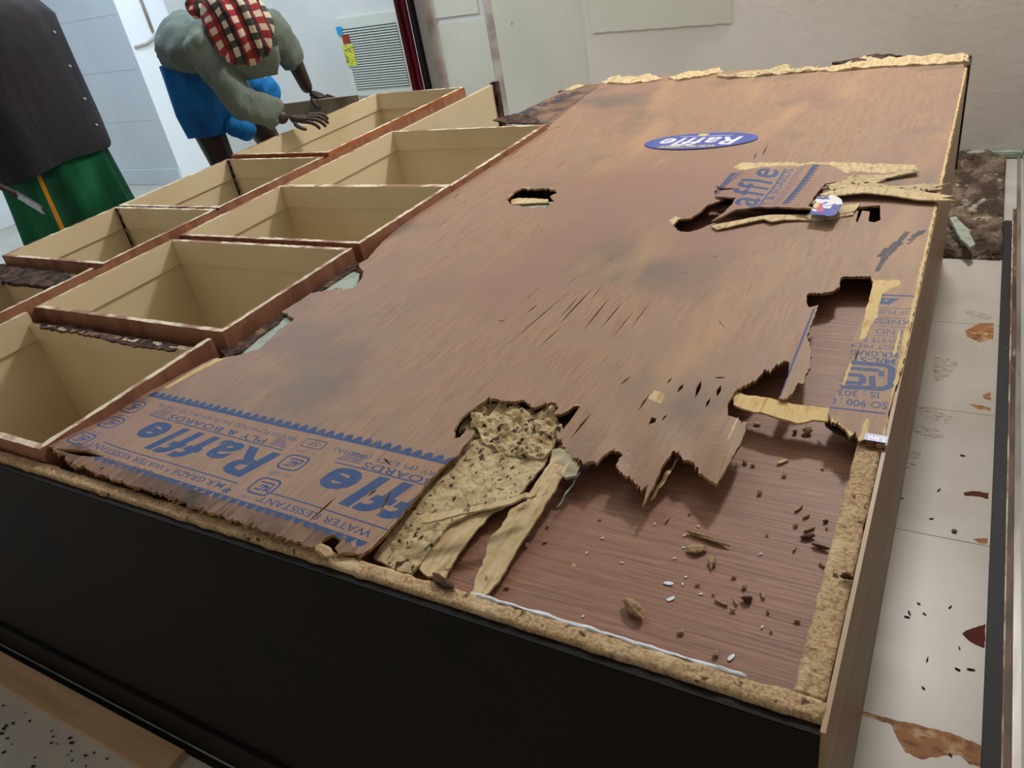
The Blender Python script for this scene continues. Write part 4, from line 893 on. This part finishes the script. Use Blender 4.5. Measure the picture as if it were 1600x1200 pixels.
for s in (-1, 1):
    c = Vector(b1(.03, 0, 1.62)) + fw * .082 + s_ * (.03 * s); bm = bmesh.new(); bmesh.ops.create_uvsphere(bm, u_segments=12, v_segments=8, radius=.011); bmesh.ops.translate(bm, verts=bm.verts[:], vec=c); frombm('eye', bm, 'sticker_white', body, True)
bm, _ = make_head(Vector(b1(.022, 0, 1.63)), (0, 0, 1), fw, 1.07)
bmesh.ops.delete(bm, geom=[v for v in bm.verts if v.co.z < 1.64 + (Vector(v.co) - Vector(b1(.02, 0, 1.63))).dot(fw) * .5], context='VERTS'); frombm('hair', bm, 'black_bit', body, True)
# steel bar held in his right hand
pa, pb = at((-40, 268), y=1.45), at((68, 329), y=1.40)
hand_c = at((-25, 280), y=1.46)
br = tube('steel_bar', [hand_c - (at((68, 329), y=1.42) - hand_c).normalized() * .12, hand_c, at((27, 304), y=1.45), ], .011, 'grey_bar', None, 8)
me_dir = (at((68, 329), y=1.42) - hand_c)
bm = bmesh.new(); bm.from_mesh(br.data)
e0, e1 = at((27, 304), y=1.45), at((68, 329), y=1.42); d = (e1 - e0).normalized(); u = Vector((0, 0, 1)).cross(d).normalized(); v_ = d.cross(u)
q8 = [bm.verts.new(p + u * a * .004 + v_ * b * .014) for p in (e0, e1) for a, b in ((-1, -1), (1, -1), (1, 1), (-1, 1))]
for f in ((0, 3, 2, 1), (4, 5, 6, 7), (0, 1, 5, 4), (1, 2, 6, 5), (2, 3, 7, 6), (3, 0, 4, 7)): bm.faces.new([q8[k] for k in f]).material_index = 1
bm.to_mesh(br.data); bm.free(); br.data.materials.append(M('steel')); tag(br, 'steel bar with shiny flat tip held in front of the green lungi', 'tool')
# --- man bending over the far compartments
def J(px, py, y): return at((px, py), y=y)
pel = J(312, 108, 2.46); ab = J(285, 62, 2.42); ch = J(322, 45, 2.34); nk = J(352, 62, 2.20); hd = J(370, 40, 2.12)
shN = J(318, 88, 2.18); elN = J(385, 165, 2.16); wrN = J(452, 187, 2.26)
shF = J(412, 30, 2.52); elF = J(456, 88, 2.66); wrF = J(483, 145, 2.74)
kN = J(345, 232, 2.42); kF = J(390, 215, 2.62)
def dn(p, z, dx=0, dy=0): return Vector((p.x + dx, p.y + dy, z))
hipN = pel + Vector((0, -.09, -.05)); hipF = pel + Vector((.03, .10, -.05))
kn1 = J(352, 262, 2.38); kn2 = kn1 + Vector((.02, .30, 0))
b2 = skin('person', [
    [(pel, (.13, .10)), (ab, (.11, .10)), (ch, (.12, .09)), (nk, .05), (nk.lerp(hd, .6), .05)],
    [(pel, (.13, .10)), (hipN, .085), (hipN.lerp(kn1, .6), .07), (kn1, .058), (dn(kn1, .10, -.06), .036), (dn(kn1, .045, -.03), .038), (dn(kn1, .03, .07), .03), (dn(kn1, .025, .11), .022)],
    [(pel, (.13, .10)), (hipF, .085), (kn2, .058), (dn(kn2, .10, -.06), .036), (dn(kn2, .045, -.03), .038), (dn(kn2, .03, .07), .03), (dn(kn2, .025, .11), .022)],
    [(ch, (.13, .10)), (shN, .055), (elN, .040), (wrN, .027)],
    [(ch, (.13, .10)), (shF, .055), (elF, .040), (wrF, .027)]], 'skin')
upv = (hd - nk).normalized(); 
hup = Vector((.78, -.58, -.05)); hfw = Vector((.35, -.1, -1))
hb, s2_ = make_head(hd, hup, hfw)
tN = J(492, 182, 2.34); tF = J(522, 158, 2.78)
hN = skin('h', finger_chains(wrN, tN - wrN, Vector((0, 1, .2)), curl=(.1, 0, -1)), 'skin')
hF = skin('h', finger_chains(wrF, tF - wrF, Vector((.3, 1, 0)), curl=(.1, 0, -1)), 'skin')
join(b2, [hb, hN, hF])
tag(b2, 'person bending over the compartments in grey-green shirt, checked head cloth and blue lungi', 'person')
sh2 = skin('shirt', [
    [(pel + Vector((-.03, 0, .06)), (.17, .15)), (ab, (.19, .175)), (ch, (.18, .155)), (nk.lerp(ch, .3), .075)],
    [(ch, (.18, .155)), (shN, .088), (shN.lerp(elN, .5), .078), (elN, .066), (elN.lerp(wrN, .85), .05)],
    [(ch, (.18, .155)), (shF, .085), (shF.lerp(elF, .5), .074), (elF, .062), (elF.lerp(wrF, .28), .058)]], 'shirt_green', b2, sub=3)
wrinkle(sh2, .020, 11, 5, (1, 1, .6)); wrinkle(sh2, .010, 24, 8, (1.4, .7, .5))
front = slab  # loose front of the shirt hanging under the chest
hangc = J(395, 100, 2.22)
fr = loft('shirt_front', [((J(385, 80, 2.24)), .12, .05, .4, .06, 5, 0), (J(390, 100, 2.24), .115, .045, .4, .08, 5, 1), (J(398, 122, 2.25), .09, .03, .4, .10, 5, 2)], 'shirt_green', b2, 40)
lg = [(pel + Vector((-.02, 0, .04)), .15, .145, 0, .02, 6, 0), (pel + Vector((0, 0, -.08)), .155, .165, 0, .03, 6, .4), (pel + Vector((.01, 0, -.16)), .15, .17, 0, .05, 6, .8), (pel + Vector((.02, 0, -.255)), .135, .16, 0, .06, 6, 1.1)]
lu = loft('lungi', lg, 'lungi_blue', b2, 72)
for k, chn in enumerate(([(J(392, 124, 2.28), (.11, .07)), (J(412, 146, 2.32), (.10, .05)), (J(420, 172, 2.34), .02)], [(J(352, 186, 2.40), .06), (J(382, 200, 2.44), (.08, .06)), (J(398, 208, 2.45), .035)])):
    lobe = skin('lungi_fold', [chn], 'lungi_blue', b2, sub=3); wrinkle(lobe, .022, 16, 3 + k, (1.5, .6, .5))
# head cloth
bm = bmesh.new(); bmesh.ops.create_uvsphere(bm, u_segments=40, v_segments=28, radius=1)
uvl = bm.loops.layers.uv.new('UV')
hu = hup.normalized(); hf_ = (hfw - hu * hfw.dot(hu)).normalized(); hs = hf_.cross(hu)
for f in bm.faces:
    for l in f.loops: l[uvl].uv = (math.atan2(l.vert.co.y, l.vert.co.x + .0001) * 0 + l.vert.co.x * 2.9, l.vert.co.y * 2.9 + l.vert.co.z * 1.0)
bmesh.ops.delete(bm, geom=[v for v in bm.verts if v.co.z < -.32 + .0 * v.co.y], context='VERTS')
for v in bm.verts:
    c0 = v.co.copy(); n = 1 + .05 * math.sin(c0.x * 12 + c0.z * 6) + .05 * noise.noise(c0 * 3)
    v.co = hd + hu * (.02 + c0.z * .118 * n) + hs * (c0.x * .115 * n) + hf_ * (c0.y * .128 * n)
frombm('head_cloth', bm, 'plaid', b2, True)
kb = J(307, 12, 2.12)
bm = bmesh.new(); bmesh.ops.create_icosphere(bm, subdivisions=3, radius=.035); uvl = bm.loops.layers.uv.new('UV')
for f in bm.faces:
    for l in f.loops: l[uvl].uv = (l.vert.co.x * 30, l.vert.co.z * 30)
for v in bm.verts: v.co = kb + v.co * (1 + .5 * noise.noise(v.co * 30))
frombm('head_cloth_knot', bm, 'plaid', b2, True)
